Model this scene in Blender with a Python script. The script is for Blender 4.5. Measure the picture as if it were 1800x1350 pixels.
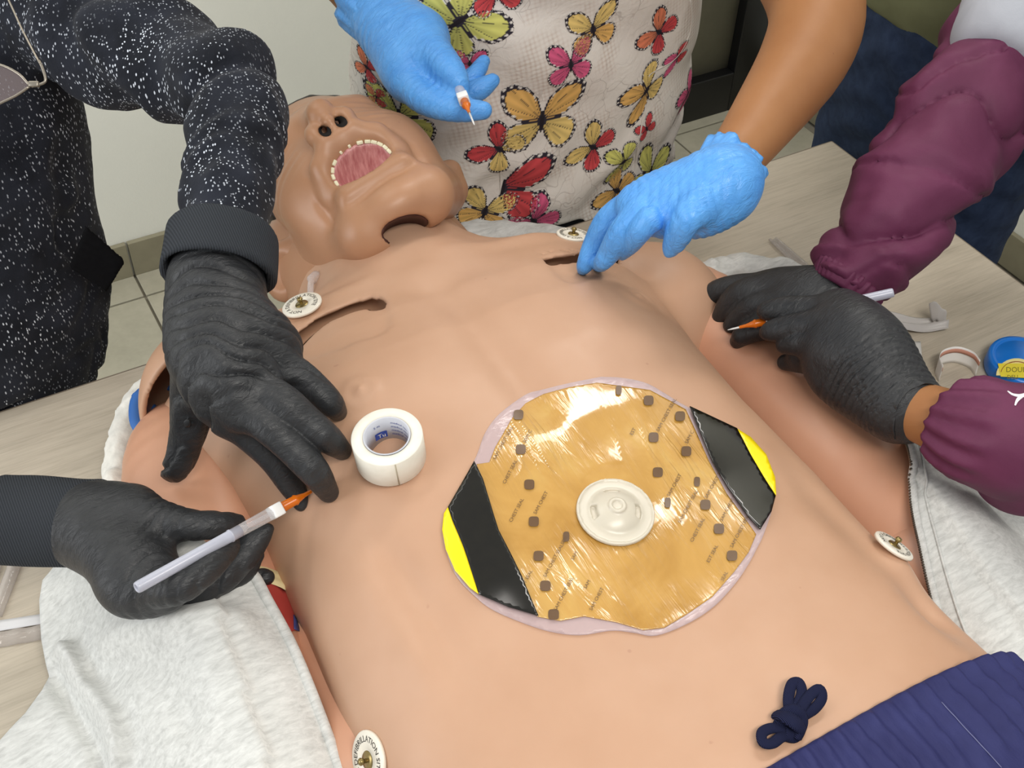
import bpy, bmesh, math, random, time
import numpy as np
from mathutils import Vector, Matrix
from mathutils.bvhtree import BVHTree
T0 = time.time()
for o in list(bpy.data.objects): bpy.data.objects.remove(o)
scene = bpy.context.scene
COL = scene.collection
random.seed(7); rng = np.random.default_rng(7)

# ------------------------------------------------------------------ camera
# world: table top is z = 0, x runs along the far table edge, y from the manikin's feet to its head
F, CX, CY = 2000., 900., 675.
PITCH, ROLL, YAW = math.radians(45.0), math.radians(-2.6), math.radians(31.3)
CAM = np.array([-.33, -.38, .80])
def _axes():
    cp, sp, cr, sr = math.cos(PITCH), math.sin(PITCH), math.cos(ROLL), math.sin(ROLL)
    fw = np.array([0, cp, -sp]); rt = np.array([1., 0, 0]); dn = np.array([0, -sp, -cp])
    X = cr * rt + sr * dn; Y = -sr * rt + cr * dn
    u = np.array([math.cos(YAW), math.sin(YAW), 0]); v = np.array([-math.sin(YAW), math.cos(YAW), 0])
    M = np.array([u, v, [0, 0, 1.]])
    return M @ X, M @ Y, M @ fw
AX, AY, AF = _axes()
cd = bpy.data.cameras.new('camera'); cam = bpy.data.objects.new('camera', cd); COL.objects.link(cam)
cd.sensor_width = 36; cd.lens = F / 1800 * 36; cd.clip_start = .02; cd.clip_end = 50
m = Matrix.Identity(4)
for i in range(3):
    m[i][0] = AX[i]; m[i][1] = -AY[i]; m[i][2] = -AF[i]; m[i][3] = CAM[i]
cam.matrix_world = m
scene.camera = cam

# ------------------------------------------------------------------ light
w = bpy.data.worlds.new('world'); scene.world = w; w.use_nodes = True
w.node_tree.nodes['Background'].inputs[0].default_value = (.92, .97, 1.0, 1)
w.node_tree.nodes['Background'].inputs[1].default_value = .46
def area(name, loc, sx, sy, power, col, rot=(0, 0, 0)):
    l = bpy.data.lights.new(name, 'AREA'); l.shape = 'RECTANGLE'; l.size = sx; l.size_y = sy
    l.energy = power; l.color = col
    o = bpy.data.objects.new(name, l); COL.objects.link(o); o.location = loc; o.rotation_euler = rot
    return o
area('ceiling_light', (-.75, 1.0, 1.9), 1.2, .35, 8, (1, .96, .90))
area('ceiling_light', (-.20, -1.0, 1.9), 1.2, .5, 33, (1, .95, .88))
area('ceiling_light', (1.0, .95, 1.9), .9, .3, 15, (1, .96, .90))
area('wall_fill_light', (-1.95, .45, .75), 1.2, 1.3, 24, (.98, .99, 1), (math.radians(90), 0, math.radians(-48)))  # added fill from the left to brighten the back wall, not a window
vs = scene.view_settings
vs.view_transform = 'Standard'; vs.look = 'None'; vs.exposure = 0.02; vs.gamma = 1; vs.use_curve_mapping = False

# ------------------------------------------------------------------ helpers
def P(px, py, x=None, y=None, z=None, d=None):
    """the place in the room seen at a pixel, given one coordinate or the distance along the view axis"""
    r = (px - CX) / F * AX + (py - CY) / F * AY + AF
    if d is not None: t = d
    elif z is not None: t = (z - CAM[2]) / r[2]
    elif y is not None: t = (y - CAM[1]) / r[1]
    else: t = (x - CAM[0]) / r[0]
    return CAM + t * r
def depth(p): return float((np.asarray(p) - CAM) @ AF)
def pr(p, rpx): return rpx * depth(p) / F
def srgb(r, g, b):
    f = lambda c: (c / 255 / 12.92) if c / 255 <= .04045 else ((c / 255 + .055) / 1.055) ** 2.4
    return (f(r), f(g), f(b), 1)
def norm(a): a = np.asarray(a, float); return a / np.linalg.norm(a)

def tag(o, label=None, cat=None, group=None, kind=None):
    if label: o['label'] = label
    if cat: o['category'] = cat
    if group: o['group'] = group
    if kind: o['kind'] = kind
    return o
def empty(name, loc=(0, 0, 0), parent=None):
    o = bpy.data.objects.new(name, None); COL.objects.link(o); o.location = loc; o.empty_display_size = .03
    if parent: adopt(o, parent)
    return o
def adopt(o, parent):
    o.parent = parent
    o.matrix_parent_inverse = Matrix.Translation(parent_world(parent)).inverted()
    return o
def parent_world(p):
    v = Vector(p.location)
    return v
def link(name, me, mat=None, parent=None, smooth=True):
    if mat is not None: me.materials.append(mat)
    if smooth: me.polygons.foreach_set('use_smooth', np.ones(len(me.polygons), bool))
    o = bpy.data.objects.new(name, me); COL.objects.link(o)
    if parent: adopt(o, parent)
    return o
def mesh_np(name, V, Fq):
    """mesh from numpy verts and a (n,3|4) face array, or a list of face lists"""
    me = bpy.data.meshes.new(name)
    if isinstance(Fq, np.ndarray):
        n, k = Fq.shape
        me.vertices.add(len(V)); me.vertices.foreach_set('co', np.asarray(V, np.float32).ravel())
        me.loops.add(n * k); me.loops.foreach_set('vertex_index', Fq.astype(np.int32).ravel())
        me.polygons.add(n); me.polygons.foreach_set('loop_start', np.arange(0, n * k, k, dtype=np.int32))
        me.update(calc_edges=True); me.validate()
    else:
        me.from_pydata([tuple(map(float, v)) for v in V], [], [tuple(f) for f in Fq]); me.update()
    return me

# ---- value noise
_L = rng.random((32, 32, 32)).astype(np.float32) * 2 - 1
def vnoise(x, y, z):
    xi, yi, zi = np.floor(x).astype(int), np.floor(y).astype(int), np.floor(z).astype(int)
    fx, fy, fz = x - xi, y - yi, z - zi
    fx, fy, fz = [f * f * (3 - 2 * f) for f in (fx, fy, fz)]
    r = 0
    for a in (0, 1):
        for b in (0, 1):
            for c in (0, 1):
                r = r + _L[(xi + a) & 31, (yi + b) & 31, (zi + c) & 31] * (fx if a else 1 - fx) * (fy if b else 1 - fy) * (fz if c else 1 - fz)
    return r
def sstep(a, b, x):
    t = np.clip((x - a) / (b - a), 0, 1); return t * t * (3 - 2 * t)
def smin(a, b, k):
    if k <= 0: return np.minimum(a, b)
    h = np.maximum(k - np.abs(a - b), 0) / k
    return np.minimum(a, b) - h * h * k * .25
def smax(a, b, k): return -smin(-a, -b, k)

class Sdf:
    """a solid grown on a voxel grid and skinned with surface nets: one continuous mesh"""
    def __init__(s, lo, hi, h):
        s.lo = np.asarray(lo, float); s.h = h
        n = np.ceil((np.asarray(hi) - s.lo) / h).astype(int) + 1
        s.n = n; s.d = np.full(n, .05, np.float32)
        s.ax = [(s.lo[i] + h * np.arange(n[i])).astype(np.float32) for i in range(3)]
    def sl(s, lo, hi):
        a = np.clip(np.floor((np.asarray(lo) - s.lo) / s.h).astype(int), 0, s.n)
        b = np.clip(np.ceil((np.asarray(hi) - s.lo) / s.h).astype(int) + 1, 0, s.n)
        return tuple(slice(i, j) for i, j in zip(a, b))
    def xyz(s, sl=None):
        if sl is None: sl = (slice(None),) * 3
        return np.ix_(s.ax[0][sl[0]], s.ax[1][sl[1]], s.ax[2][sl[2]])
    def put(s, fn, lo, hi, k=0, op='add'):
        sl = s.sl(np.asarray(lo) - k - 2 * s.h, np.asarray(hi) + k + 2 * s.h)
        if any(q.stop <= q.start for q in sl): return s
        X, Y, Z = s.xyz(sl); b = fn(X, Y, Z)
        s.d[sl] = smin(s.d[sl], b, k) if op == 'add' else smax(s.d[sl], -b, k)
        return s
    def cone(s, a, b, ra, rb, k=.0, op='add', flat=None):
        a = np.asarray(a, float); b = np.asarray(b, float); m = max(ra, rb)
        ab = b - a; L2 = max(float(ab @ ab), 1e-12)
        def fn(X, Y, Z):
            px, py, pz = X - a[0], Y - a[1], Z - a[2]
            t = np.clip((px * ab[0] + py * ab[1] + pz * ab[2]) / L2, 0, 1)
            qx, qy, qz = px - t * ab[0], py - t * ab[1], pz - t * ab[2]
            if flat is not None:
                n, f = flat; dd = (qx * n[0] + qy * n[1] + qz * n[2]) * (f - 1)
                qx, qy, qz = qx + dd * n[0], qy + dd * n[1], qz + dd * n[2]
            return np.sqrt(qx * qx + qy * qy + qz * qz) - (ra + (rb - ra) * t)
        return s.put(fn, np.minimum(a, b) - m, np.maximum(a, b) + m, k, op)
    def chain(s, pts, k=.004, op='add', flat=None, kj=None):
        for i in range(len(pts) - 1):
            s.cone(pts[i][0], pts[i + 1][0], pts[i][1], pts[i + 1][1], k if i == 0 or kj is None else kj, op, flat)
        return s
    def ell(s, c, r, k=.0, op='add', R=None):
        c = np.asarray(c, float); r = np.asarray(r, float) * np.ones(3)
        R = np.eye(3) if R is None else R            # rows = local axes
        def fn(X, Y, Z):
            q = [(X - c[0]) * R[i][0] + (Y - c[1]) * R[i][1] + (Z - c[2]) * R[i][2] for i in range(3)]
            k0 = np.sqrt(sum((q[i] / r[i]) ** 2 for i in range(3)))
            k1 = np.sqrt(sum((q[i] / r[i] ** 2) ** 2 for i in range(3))) + 1e-9
            return k0 * (k0 - 1) / k1
        e = np.abs(R.T) @ r
        return s.put(fn, c - e, c + e, k, op)
    def warp(s, fn):
        """push the surface out by fn(x, y, z) metres, near the surface only"""
        idx = np.nonzero(np.abs(s.d) < .02)
        s.d[idx] -= fn(s.ax[0][idx[0]], s.ax[1][idx[1]], s.ax[2][idx[2]]).astype(np.float32)
        return s
    def mesh(s, name, relax=1):
        d = s.d; h = s.h; ins = d < 0
        nx, ny, nz = [q - 1 for q in d.shape]
        c = np.zeros((nx, ny, nz), np.int8)
        for a in (0, 1):
            for b in (0, 1):
                for e in (0, 1): c += ins[a:a + nx, b:b + ny, e:e + nz]
        ci = np.argwhere((c > 0) & (c < 8))
        vid = np.full((nx, ny, nz), -1, np.int32); vid[ci[:, 0], ci[:, 1], ci[:, 2]] = np.arange(len(ci))
        acc = np.zeros((len(ci), 3)); cnt = np.zeros(len(ci))
        for ax in range(3):
            o = [i for i in range(3) if i != ax]
            for a in (0, 1):
                for b in (0, 1):
                    q0 = ci.copy(); q0[:, o[0]] += a; q0[:, o[1]] += b
                    q1 = q0.copy(); q1[:, ax] += 1
                    d0 = d[q0[:, 0], q0[:, 1], q0[:, 2]]; d1 = d[q1[:, 0], q1[:, 1], q1[:, 2]]
                    mk = (d0 < 0) != (d1 < 0)
                    t = np.where(mk, d0 / np.where(mk, d0 - d1, 1), 0)
                    p = (q0 - ci).astype(float); p[:, ax] += t
                    acc += p * mk[:, None]; cnt += mk
        V = s.lo + h * (ci + acc / np.maximum(cnt, 1)[:, None])
        Q = []
        for ax in range(3):
            o = [(ax + 1) % 3, (ax + 2) % 3]
            s0 = [slice(None)] * 3; s1 = [slice(None)] * 3
            s0[ax] = slice(0, -1); s1[ax] = slice(1, None)
            a0 = ins[tuple(s0)]; a1 = ins[tuple(s1)]
            e = np.argwhere(a0 != a1)
            e = e[(e[:, o[0]] > 0) & (e[:, o[1]] > 0) & (e[:, o[0]] < d.shape[o[0]] - 1) & (e[:, o[1]] < d.shape[o[1]] - 1)]
            fl = a0[e[:, 0], e[:, 1], e[:, 2]]
            def g(da, db):
                q = e.copy(); q[:, o[0]] -= da; q[:, o[1]] -= db
                return vid[q[:, 0], q[:, 1], q[:, 2]]
            f = np.stack([g(1, 1), g(0, 1), g(0, 0), g(1, 0)], 1)
            f[~fl] = f[~fl][:, ::-1]
            Q.append(f)
        Q = np.concatenate(Q); Q = Q[(Q >= 0).all(1)]
        for _ in range(relax):
            S = np.zeros_like(V); n = np.zeros(len(V))
            for i in range(4):
                for j in ((i + 1) % 4, (i + 3) % 4):
                    np.add.at(S, Q[:, i], V[Q[:, j]]); np.add.at(n, Q[:, i], 1)
            V = V * .5 + .5 * S / np.maximum(n, 1)[:, None]
        s.V, s.Q = V, Q
        return mesh_np(name, V, Q)
def groove(s, pts, dep, wid):
    """press a line into the surface"""
    def fn(x, y, z):
        d = np.full(x.shape, 1e9)
        for a, b in zip(pts[:-1], pts[1:]):
            a, b = np.asarray(a), np.asarray(b); e = b - a; w_ = [x - a[0], y - a[1], z - a[2]]
            t = np.clip((w_[0] * e[0] + w_[1] * e[1] + w_[2] * e[2]) / (e @ e), 0, 1)
            d = np.minimum(d, (w_[0] - t * e[0]) ** 2 + (w_[1] - t * e[1]) ** 2 + (w_[2] - t * e[2]) ** 2)
        return -dep * np.exp(-d / wid ** 2)
    return s.warp(fn)
def lining(s, d0, fn, inset=.0012, name='lining', mat=None, parent=None):
    """thin coloured lining of a cavity fn cut into solid s (d0 = the solid before the cut)"""
    X, Y, Z = s.xyz(); e = fn(X, Y, Z); q = Sdf(s.lo, s.lo + (s.n - 1) * s.h, s.h)
    sh = s.d.shape; q.d = np.full(sh, .05, np.float32); q.ax = s.ax; q.n = np.array(sh)
    q.d = np.maximum(np.abs(e + .0006) - s.h * .9, d0 + inset).astype(np.float32)
    return link(name, q.mesh(name, 1), mat, parent)
def ell_fn(c, r, R=None):
    c = np.asarray(c, float); r = np.asarray(r, float) * np.ones(3); R = np.eye(3) if R is None else R
    def fn(X, Y, Z):
        q = [(X - c[0]) * R[i][0] + (Y - c[1]) * R[i][1] + (Z - c[2]) * R[i][2] for i in range(3)]
        k0 = np.sqrt(sum((q[i] / r[i]) ** 2 for i in range(3))); k1 = np.sqrt(sum((q[i] / r[i] ** 2) ** 2 for i in range(3))) + 1e-9
        return k0 * (k0 - 1) / k1
    return fn
def frames(pts):
    pts = np.asarray(pts, float); n = len(pts)
    T = np.gradient(pts, axis=0) if n > 2 else np.repeat((pts[1] - pts[0])[None], 2, 0)
    T /= np.linalg.norm(T, axis=1)[:, None] + 1e-12
    up = np.array([0, 0, 1.]) if abs(T[0][2]) < .9 else np.array([1., 0, 0])
    N = [norm(np.cross(T[0], np.cross(up, T[0])))]
    for i in range(1, n):
        q = N[-1] - (N[-1] @ T[i]) * T[i]; N.append(norm(q))
    N = np.array(N); return T, N, np.cross(T, N)
def tube(name, pts, r, seg=12, cap=True, flat=1.0):
    pts = np.asarray(pts, float); n = len(pts); r = np.ones(n) * r
    T, N, B = frames(pts)
    a = np.linspace(0, 2 * np.pi, seg, endpoint=False)
    V = (pts[:, None] + r[:, None, None] * (np.cos(a)[None, :, None] * N[:, None] * flat + np.sin(a)[None, :, None] * B[:, None])).reshape(-1, 3)
    f = []
    for i in range(n - 1):
        for j in range(seg):
            f.append((i * seg + j, i * seg + (j + 1) % seg, (i + 1) * seg + (j + 1) % seg, (i + 1) * seg + j))
    if cap: f.append(tuple(range(seg))[::-1]); f.append(tuple(range((n - 1) * seg, n * seg)))
    return mesh_np(name, V, f)
def spline(pts, n):
    """Catmull-Rom through points"""
    p = np.asarray(pts, float); p = np.vstack([2 * p[0] - p[1], p, 2 * p[-1] - p[-2]])
    m = len(p) - 3; out = []
    for t in np.linspace(0, m, n):
        i = min(int(t), m - 1); f = t - i
        a, b, c, d = p[i:i + 4]
        out.append(.5 * (2 * b + (c - a) * f + (2 * a - 5 * b + 4 * c - d) * f * f + (3 * b - 3 * c + d - a) * f ** 3))
    return np.array(out)
def lathe(name, prof, a, b, seg=24, side=None):
    """profile of (t along a->b in metres, radius)"""
    a = np.asarray(a, float); ax = norm(np.asarray(b, float) - a)
    s = norm(np.cross(ax, [0, 0, 1] if abs(ax[2]) < .9 else [1, 0, 0])); t = np.cross(ax, s)
    V, f = [], []; n = len(prof)
    for (l, r) in prof:
        for j in range(seg):
            q = 2 * math.pi * j / seg
            V.append(a + ax * l + r * (math.cos(q) * s + math.sin(q) * t))
    for i in range(n - 1):
        for j in range(seg):
            f.append((i * seg + j, i * seg + (j + 1) % seg, (i + 1) * seg + (j + 1) % seg, (i + 1) * seg + j))
    return mesh_np(name, V, f)
def box_me(name, c, size, R=None, bevel=0.0):
    bm = bmesh.new(); bmesh.ops.create_cube(bm, size=1)
    for v in bm.verts: v.co = Vector((v.co.x * size[0], v.co.y * size[1], v.co.z * size[2]))
    if bevel: bmesh.ops.bevel(bm, geom=list(bm.edges), offset=bevel, segments=2, affect='EDGES', profile=.6)
    R = np.eye(3) if R is None else np.asarray(R)     # columns = local axes
    for v in bm.verts: v.co = Vector(R @ np.array(v.co) + np.asarray(c))
    bmesh.ops.recalc_face_normals(bm, faces=bm.faces)
    me = bpy.data.meshes.new(name); bm.to_mesh(me); bm.free(); return me
def prism(name, poly, z0, z1):
    n = len(poly); V = [(x, y, z0) for x, y in poly] + [(x, y, z1) for x, y in poly]
    f = [tuple(range(n))[::-1], tuple(range(n, 2 * n))] + [(i, (i + 1) % n, n + (i + 1) % n, n + i) for i in range(n)]
    return mesh_np(name, V, f)
def poly_sd(poly, X, Y):
    """signed distance to a closed polygon, negative inside"""
    poly = np.asarray(poly, float); d = np.full(np.broadcast(X, Y).shape, 1e9); s = np.ones_like(d)
    n = len(poly)
    for i in range(n):
        a, b = poly[i], poly[i - 1]
        ex, ey = b - a; wx, wy = X - a[0], Y - a[1]
        t = np.clip((wx * ex + wy * ey) / (ex * ex + ey * ey + 1e-12), 0, 1)
        d = np.minimum(d, (wx - ex * t) ** 2 + (wy - ey * t) ** 2)
        c1, c2, c3 = Y >= a[1], Y < b[1], ex * wy > ey * wx
        s = np.where((c1 & c2 & c3) | (~c1 & ~c2 & ~c3), -s, s)
    return s * np.sqrt(d)
def line_d(pts, X, Y):
    """distance to an open polyline"""
    d = np.full(np.broadcast(X, Y).shape, 1e9)
    for a, b in zip(np.asarray(pts, float)[:-1], np.asarray(pts, float)[1:]):
        e = b - a; wx, wy = X - a[0], Y - a[1]
        t = np.clip((wx * e[0] + wy * e[1]) / (e @ e + 1e-12), 0, 1)
        d = np.minimum(d, (wx - e[0] * t) ** 2 + (wy - e[1] * t) ** 2)
    return np.sqrt(d)

# ------------------------------------------------------------------ materials
class N:
    """small node builder"""
    def __init__(s, name):
        s.m = bpy.data.materials.new(name); s.m.use_nodes = True; s.t = s.m.node_tree
        s.b = s.t.nodes['Principled BSDF']; s.co = None
    def n(s, typ, **kw):
        q = s.t.nodes.new(typ)
        for k, v in kw.items():
            if k.startswith('i_'): q.inputs[k[2:].replace('_', ' ')].default_value = v
            else: setattr(q, k, v)
        return q
    def l(s, a, b): s.t.links.new(a, b)
    def obj(s, scale=(1, 1, 1), rot=(0, 0, 0)):
        tc = s.n('ShaderNodeTexCoord'); mp = s.n('ShaderNodeMapping')
        mp.inputs['Scale'].default_value = scale; mp.inputs['Rotation'].default_value = rot
        s.l(tc.outputs['Object'], mp.inputs['Vector']); return mp.outputs['Vector']
    def noise(s, vec, scale, detail=3, rough=.55, dist=0):
        q = s.n('ShaderNodeTexNoise'); q.inputs['Scale'].default_value = scale; q.inputs['Detail'].default_value = detail
        q.inputs['Roughness'].default_value = rough; q.inputs['Distortion'].default_value = dist
        s.l(vec, q.inputs['Vector']); return q.outputs['Fac']
    def ramp(s, fac, stops, interp='LINEAR'):
        q = s.n('ShaderNodeValToRGB'); r = q.color_ramp; r.interpolation = interp
        while len(r.elements) < len(stops): r.elements.new(.5)
        for e, (p, c) in zip(r.elements, stops):
            e.position = p; e.color = c if isinstance(c, tuple) else (c, c, c, 1)
        s.l(fac, q.inputs['Fac']); return q.outputs['Color']
    def mix(s, fac, a, b, mode='MIX'):
        q = s.n('ShaderNodeMix', data_type='RGBA', blend_type=mode)
        for sock, v in ((q.inputs[0], fac), (q.inputs[6], a), (q.inputs[7], b)):
            if isinstance(v, bpy.types.NodeSocket): s.l(v, sock)
            else: sock.default_value = v
        return q.outputs[2]
    def math(s, op, a, b=None):
        q = s.n('ShaderNodeMath', operation=op)
        for i, v in enumerate((a, b)):
            if v is None: continue
            if isinstance(v, bpy.types.NodeSocket): s.l(v, q.inputs[i])
            else: q.inputs[i].default_value = v
        return q.outputs[0]
    def bump(s, h, strength=.3, dist=.001, prev=None):
        q = s.n('ShaderNodeBump'); q.inputs['Strength'].default_value = strength; q.inputs['Distance'].default_value = dist
        s.l(h, q.inputs['Height'])
        if prev is not None: s.l(prev, q.inputs['Normal'])
        return q.outputs['Normal']
    def out(s, color=None, rough=None, normal=None, **kw):
        for sock, v in (('Base Color', color), ('Roughness', rough), ('Normal', normal)):
            if v is None: continue
            if isinstance(v, bpy.types.NodeSocket): s.l(v, s.b.inputs[sock])
            else: s.b.inputs[sock].default_value = v
        for k, v in kw.items():
            nm = k.replace('_', ' ')
            if isinstance(v, bpy.types.NodeSocket): s.l(v, s.b.inputs[nm])
            else: s.b.inputs[nm].default_value = v
        return s.m
def plain(name, rgb, rough=.5, noise=.06, scale=40, bump=0, **kw):
    q = N(name); v = q.obj(); f = q.noise(v, scale)
    c = srgb(*rgb); d = tuple(x * (1 - noise) for x in c[:3]) + (1,); e = tuple(min(1, x * (1 + noise)) for x in c[:3]) + (1,)
    nm = q.bump(f, bump, .001) if bump else None
    return q.out(q.ramp(f, [(.3, d), (.7, e)]), rough, nm, **kw)
def attr_mat(name, rough=.6, **kw):
    q = N(name); a = q.n('ShaderNodeAttribute', attribute_name='col')
    return q.out(a.outputs['Color'], rough, **kw)
def paint(me, cols):
    """a colour for each face"""
    a = me.color_attributes.new('col', 'FLOAT_COLOR', 'CORNER')
    out = np.zeros((len(me.loops), 4), np.float32)
    for p in me.polygons:
        for li in p.loop_indices: out[li] = cols[p.index]
    a.data.foreach_set('color', out.ravel())
# ------------------------------------------------------------------ the room
FZ = -.75
WY, WX = 1.60, 1.62                                   # back wall and right wall planes
def m_wall():
    q = N('wall_paint'); v = q.obj(); f = q.noise(v, 3, 4); g = q.noise(v, 160, 2)
    return q.out(q.ramp(f, [(.3, srgb(236, 236, 226)), (.7, srgb(243, 243, 233))]), .75, q.bump(g, .15, .002))
M_WALL = m_wall()
def m_tile():
    q = N('floor_tile'); v = q.obj(); f = q.noise(v, 6, 5); g = q.noise(v, 60, 3)
    return q.out(q.mix(.25, q.ramp(f, [(.3, srgb(160, 156, 138)), (.7, srgb(176, 171, 153))]), q.ramp(g, [(.3, srgb(140, 136, 120)), (.7, srgb(175, 170, 152))])), .35)
M_TILE = m_tile()
M_SKIRT = plain('skirting_tile', (140, 134, 112), .4)
M_GROUT = plain('grout', (128, 122, 108), .9)
M_BLACK = plain('black_metal', (14, 14, 15), .4)
M_PANE = plain('door_panel', (150, 146, 128), .3)

floor = tag(link('floor', box_me('floor', (.3, -.2, FZ - .03), (4.6, 4.6, .05)), M_GROUT, smooth=False), kind='structure')
TS = .33
tile_me = box_me('tile', (0, 0, 0), (TS - .005, TS - .005, .012), bevel=.0015); tile_me.materials.append(M_TILE)
for i in range(-5, 6):
    for j in range(-5, 1):
        x = -.068 + TS * (i + .5); y = 1.514 + TS * (j - .5)
        if x > WX: continue
        t = bpy.data.objects.new('tile', tile_me); COL.objects.link(t); t.location = (x, y, FZ - .004); t.parent = floor
cut_me = box_me('tile', (0, 0, 0), (TS - .005, .081, .012), bevel=.0015); cut_me.materials.append(M_TILE)
for i in range(-5, 5):
    t = bpy.data.objects.new('tile', cut_me); COL.objects.link(t); t.location = (-.068 + TS * (i + .5), 1.514 + .043, FZ - .004); t.parent = floor

wb = tag(link('wall_back', box_me('wall_back', (.1, WY + .05, .55), (4.2, .1, 2.7)), M_WALL, smooth=False), kind='structure')
wr = tag(link('wall_right', box_me('wall_right', (WX + .05, .2, .55), (.1, 3.0, 2.7)), M_WALL, smooth=False), kind='structure')
sk = tag(empty('baseboard_back', (0, WY, FZ)), kind='structure')
sk_me = box_me('skirting_tile', (0, 0, 0), (TS - .004, .012, .082), bevel=.0015); sk_me.materials.append(M_SKIRT)
for i in range(-5, 5):
    t = bpy.data.objects.new('skirting_tile', sk_me); COL.objects.link(t); t.parent = sk
    t.location = (-.068 + TS * (i + .5), -.007, .043)
sk2 = tag(empty('baseboard_right', (WX, 0, FZ)), kind='structure')
sk2_me = box_me('skirting_tile', (0, 0, 0), (.012, TS - .004, .082), bevel=.0015); sk2_me.materials.append(M_SKIRT)
for j in range(-3, 5):
    t = bpy.data.objects.new('skirting_tile', sk2_me); COL.objects.link(t); t.parent = sk2
    t.location = (-.007, .15 + TS * j, .043)

# black framed door in the back wall
door = tag(empty('door_1', (1.1, WY, FZ)), kind='structure')
x0, x1 = .72, 1.55
link('door_frame', box_me('door_frame', (x1 - .05, WY - .022, .3), (.10, .06, 2.1), bevel=.003), M_BLACK, door)
link('door_frame', box_me('door_frame', (x0 + .05, WY - .022, .3), (.10, .06, 2.1), bevel=.003), M_BLACK, door)
link('bottom_rail', box_me('bottom_rail', ((x0 + x1) / 2, WY - .022, FZ + .055), (x1 - x0 - .2, .06, .11), bevel=.003), M_BLACK, door)
link('door_panel', box_me('door_panel', ((x0 + x1) / 2, WY - .012, .35), (x1 - x0 - .2, .02, 1.98)), M_PANE, door)
M_PLASTER = plain('broken_plaster', (150, 148, 138), .9, .2, 60, .6)
s = Sdf((1.535, WY - .05, FZ - .01), (1.63, WY + .02, -.15), .006)
for k in range(16):
    zz = FZ + .02 + k * .034
    s.ell((1.56 + .022 * random.random(), WY - .012, zz), (.016 + .012 * random.random(), .012, .022), .008)
s.warp(lambda x, y, z: .006 * vnoise(x * 60, y * 60, z * 60))
link('plaster_edge', s.mesh('plaster_edge'), M_PLASTER, door)

# table: top, edge band and four legs
def m_wood():
    q = N('grey_wood_laminate'); v = q.obj((1.1, 13, 1), (0, 0, math.radians(4)))
    a = q.noise(v, 3.2, 6, .62, .8); b = q.noise(v, 16, 5, .65, .3); c = q.noise(q.obj((2, 90, 1), (0, 0, math.radians(4))), 6, 3, .7)
    col = q.ramp(a, [(.28, srgb(138, 128, 112)), (.45, srgb(172, 161, 143)), (.6, srgb(184, 173, 155)), (.8, srgb(162, 150, 132))])
    col = q.mix(.45, col, q.ramp(b, [(.3, srgb(146, 134, 117)), (.55, srgb(190, 179, 161)), (.8, srgb(178, 167, 149))]))
    col = q.mix(q.math('MULTIPLY', c, .35), col, q.ramp(c, [(.35, srgb(132, 121, 105)), (.6, srgb(192, 182, 166))]))
    return q.out(q.mix(.12, col, srgb(214, 206, 190)), .42, q.bump(b, .08, .001))
M_WOOD = m_wood(); M_EDGE = plain('edge_band', (120, 108, 94), .5)
TXA, TXB, TYA, TYB = -1.0, .667, -1.3, .497
table = tag(empty('table', ((TXA + TXB) / 2, (TYA + TYB) / 2, FZ)), 'grey wood-grain laminate table that the training manikin lies on', 'table')
link('table_top', box_me('table_top', ((TXA + TXB) / 2, (TYA + TYB) / 2, -.012), (TXB - TXA - .002, TYB - TYA - .002, .024)), M_WOOD, table, False)
for c, sz in (((TXB, (TYA + TYB) / 2, -.0125), (.002, TYB - TYA, .0242)), (((TXA + TXB) / 2, TYB, -.0125), (TXB - TXA, .002, .0242))):
    link('edge_band', box_me('edge_band', c, sz), M_EDGE, table, False)
M_LEG = plain('grey_steel', (90, 90, 92), .4, Metallic=.6)
for x in (TXA + .08, TXB - .08):
    for y in (TYA + .08, TYB - .12):
        link('leg', box_me('leg', (x, y, FZ / 2 - .012), (.045, .045, -FZ - .024), bevel=.003), M_LEG, table)
# ------------------------------------------------------------------ the manikin
def m_skin(name, a, b, rough=.46, fleck=True):
    q = N(name); v = q.obj(); f = q.noise(v, 9, 4); g = q.noise(v, 420, 2); h = q.noise(v, 38, 4)
    col = q.ramp(f, [(.32, srgb(*a)), (.68, srgb(*b))])
    if fleck:
        k = q.noise(q.obj((1, 1, 1)), 95, 1, .4)
        col = q.mix(q.ramp(k, [(.80, 0.), (.83, .3)]), col, srgb(150, 100, 84))
    return q.out(col, q.ramp(h, [(.3, rough - .05), (.7, rough + .07)]), q.bump(g, .05, .0006), Subsurface_Weight=.06, Subsurface_Radius=(.006, .003, .002), Subsurface_Scale=1.0, Specular_IOR_Level=.42)
M_SKIN = m_skin('vinyl_skin', (185, 145, 117), (194, 155, 128))
M_ARM = m_skin('glossy_vinyl_arm', (198, 146, 118), (205, 155, 126), .33)
M_FACE = m_skin('face_vinyl', (168, 125, 95), (179, 135, 104), .40)
M_DARK = plain('dark_hollow', (52, 30, 22), .8)

manikin = tag(empty('training_manikin', (0, .1, 0)), 'bare-chested peach vinyl medical training manikin lying on its back on the table', 'manikin')

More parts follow.
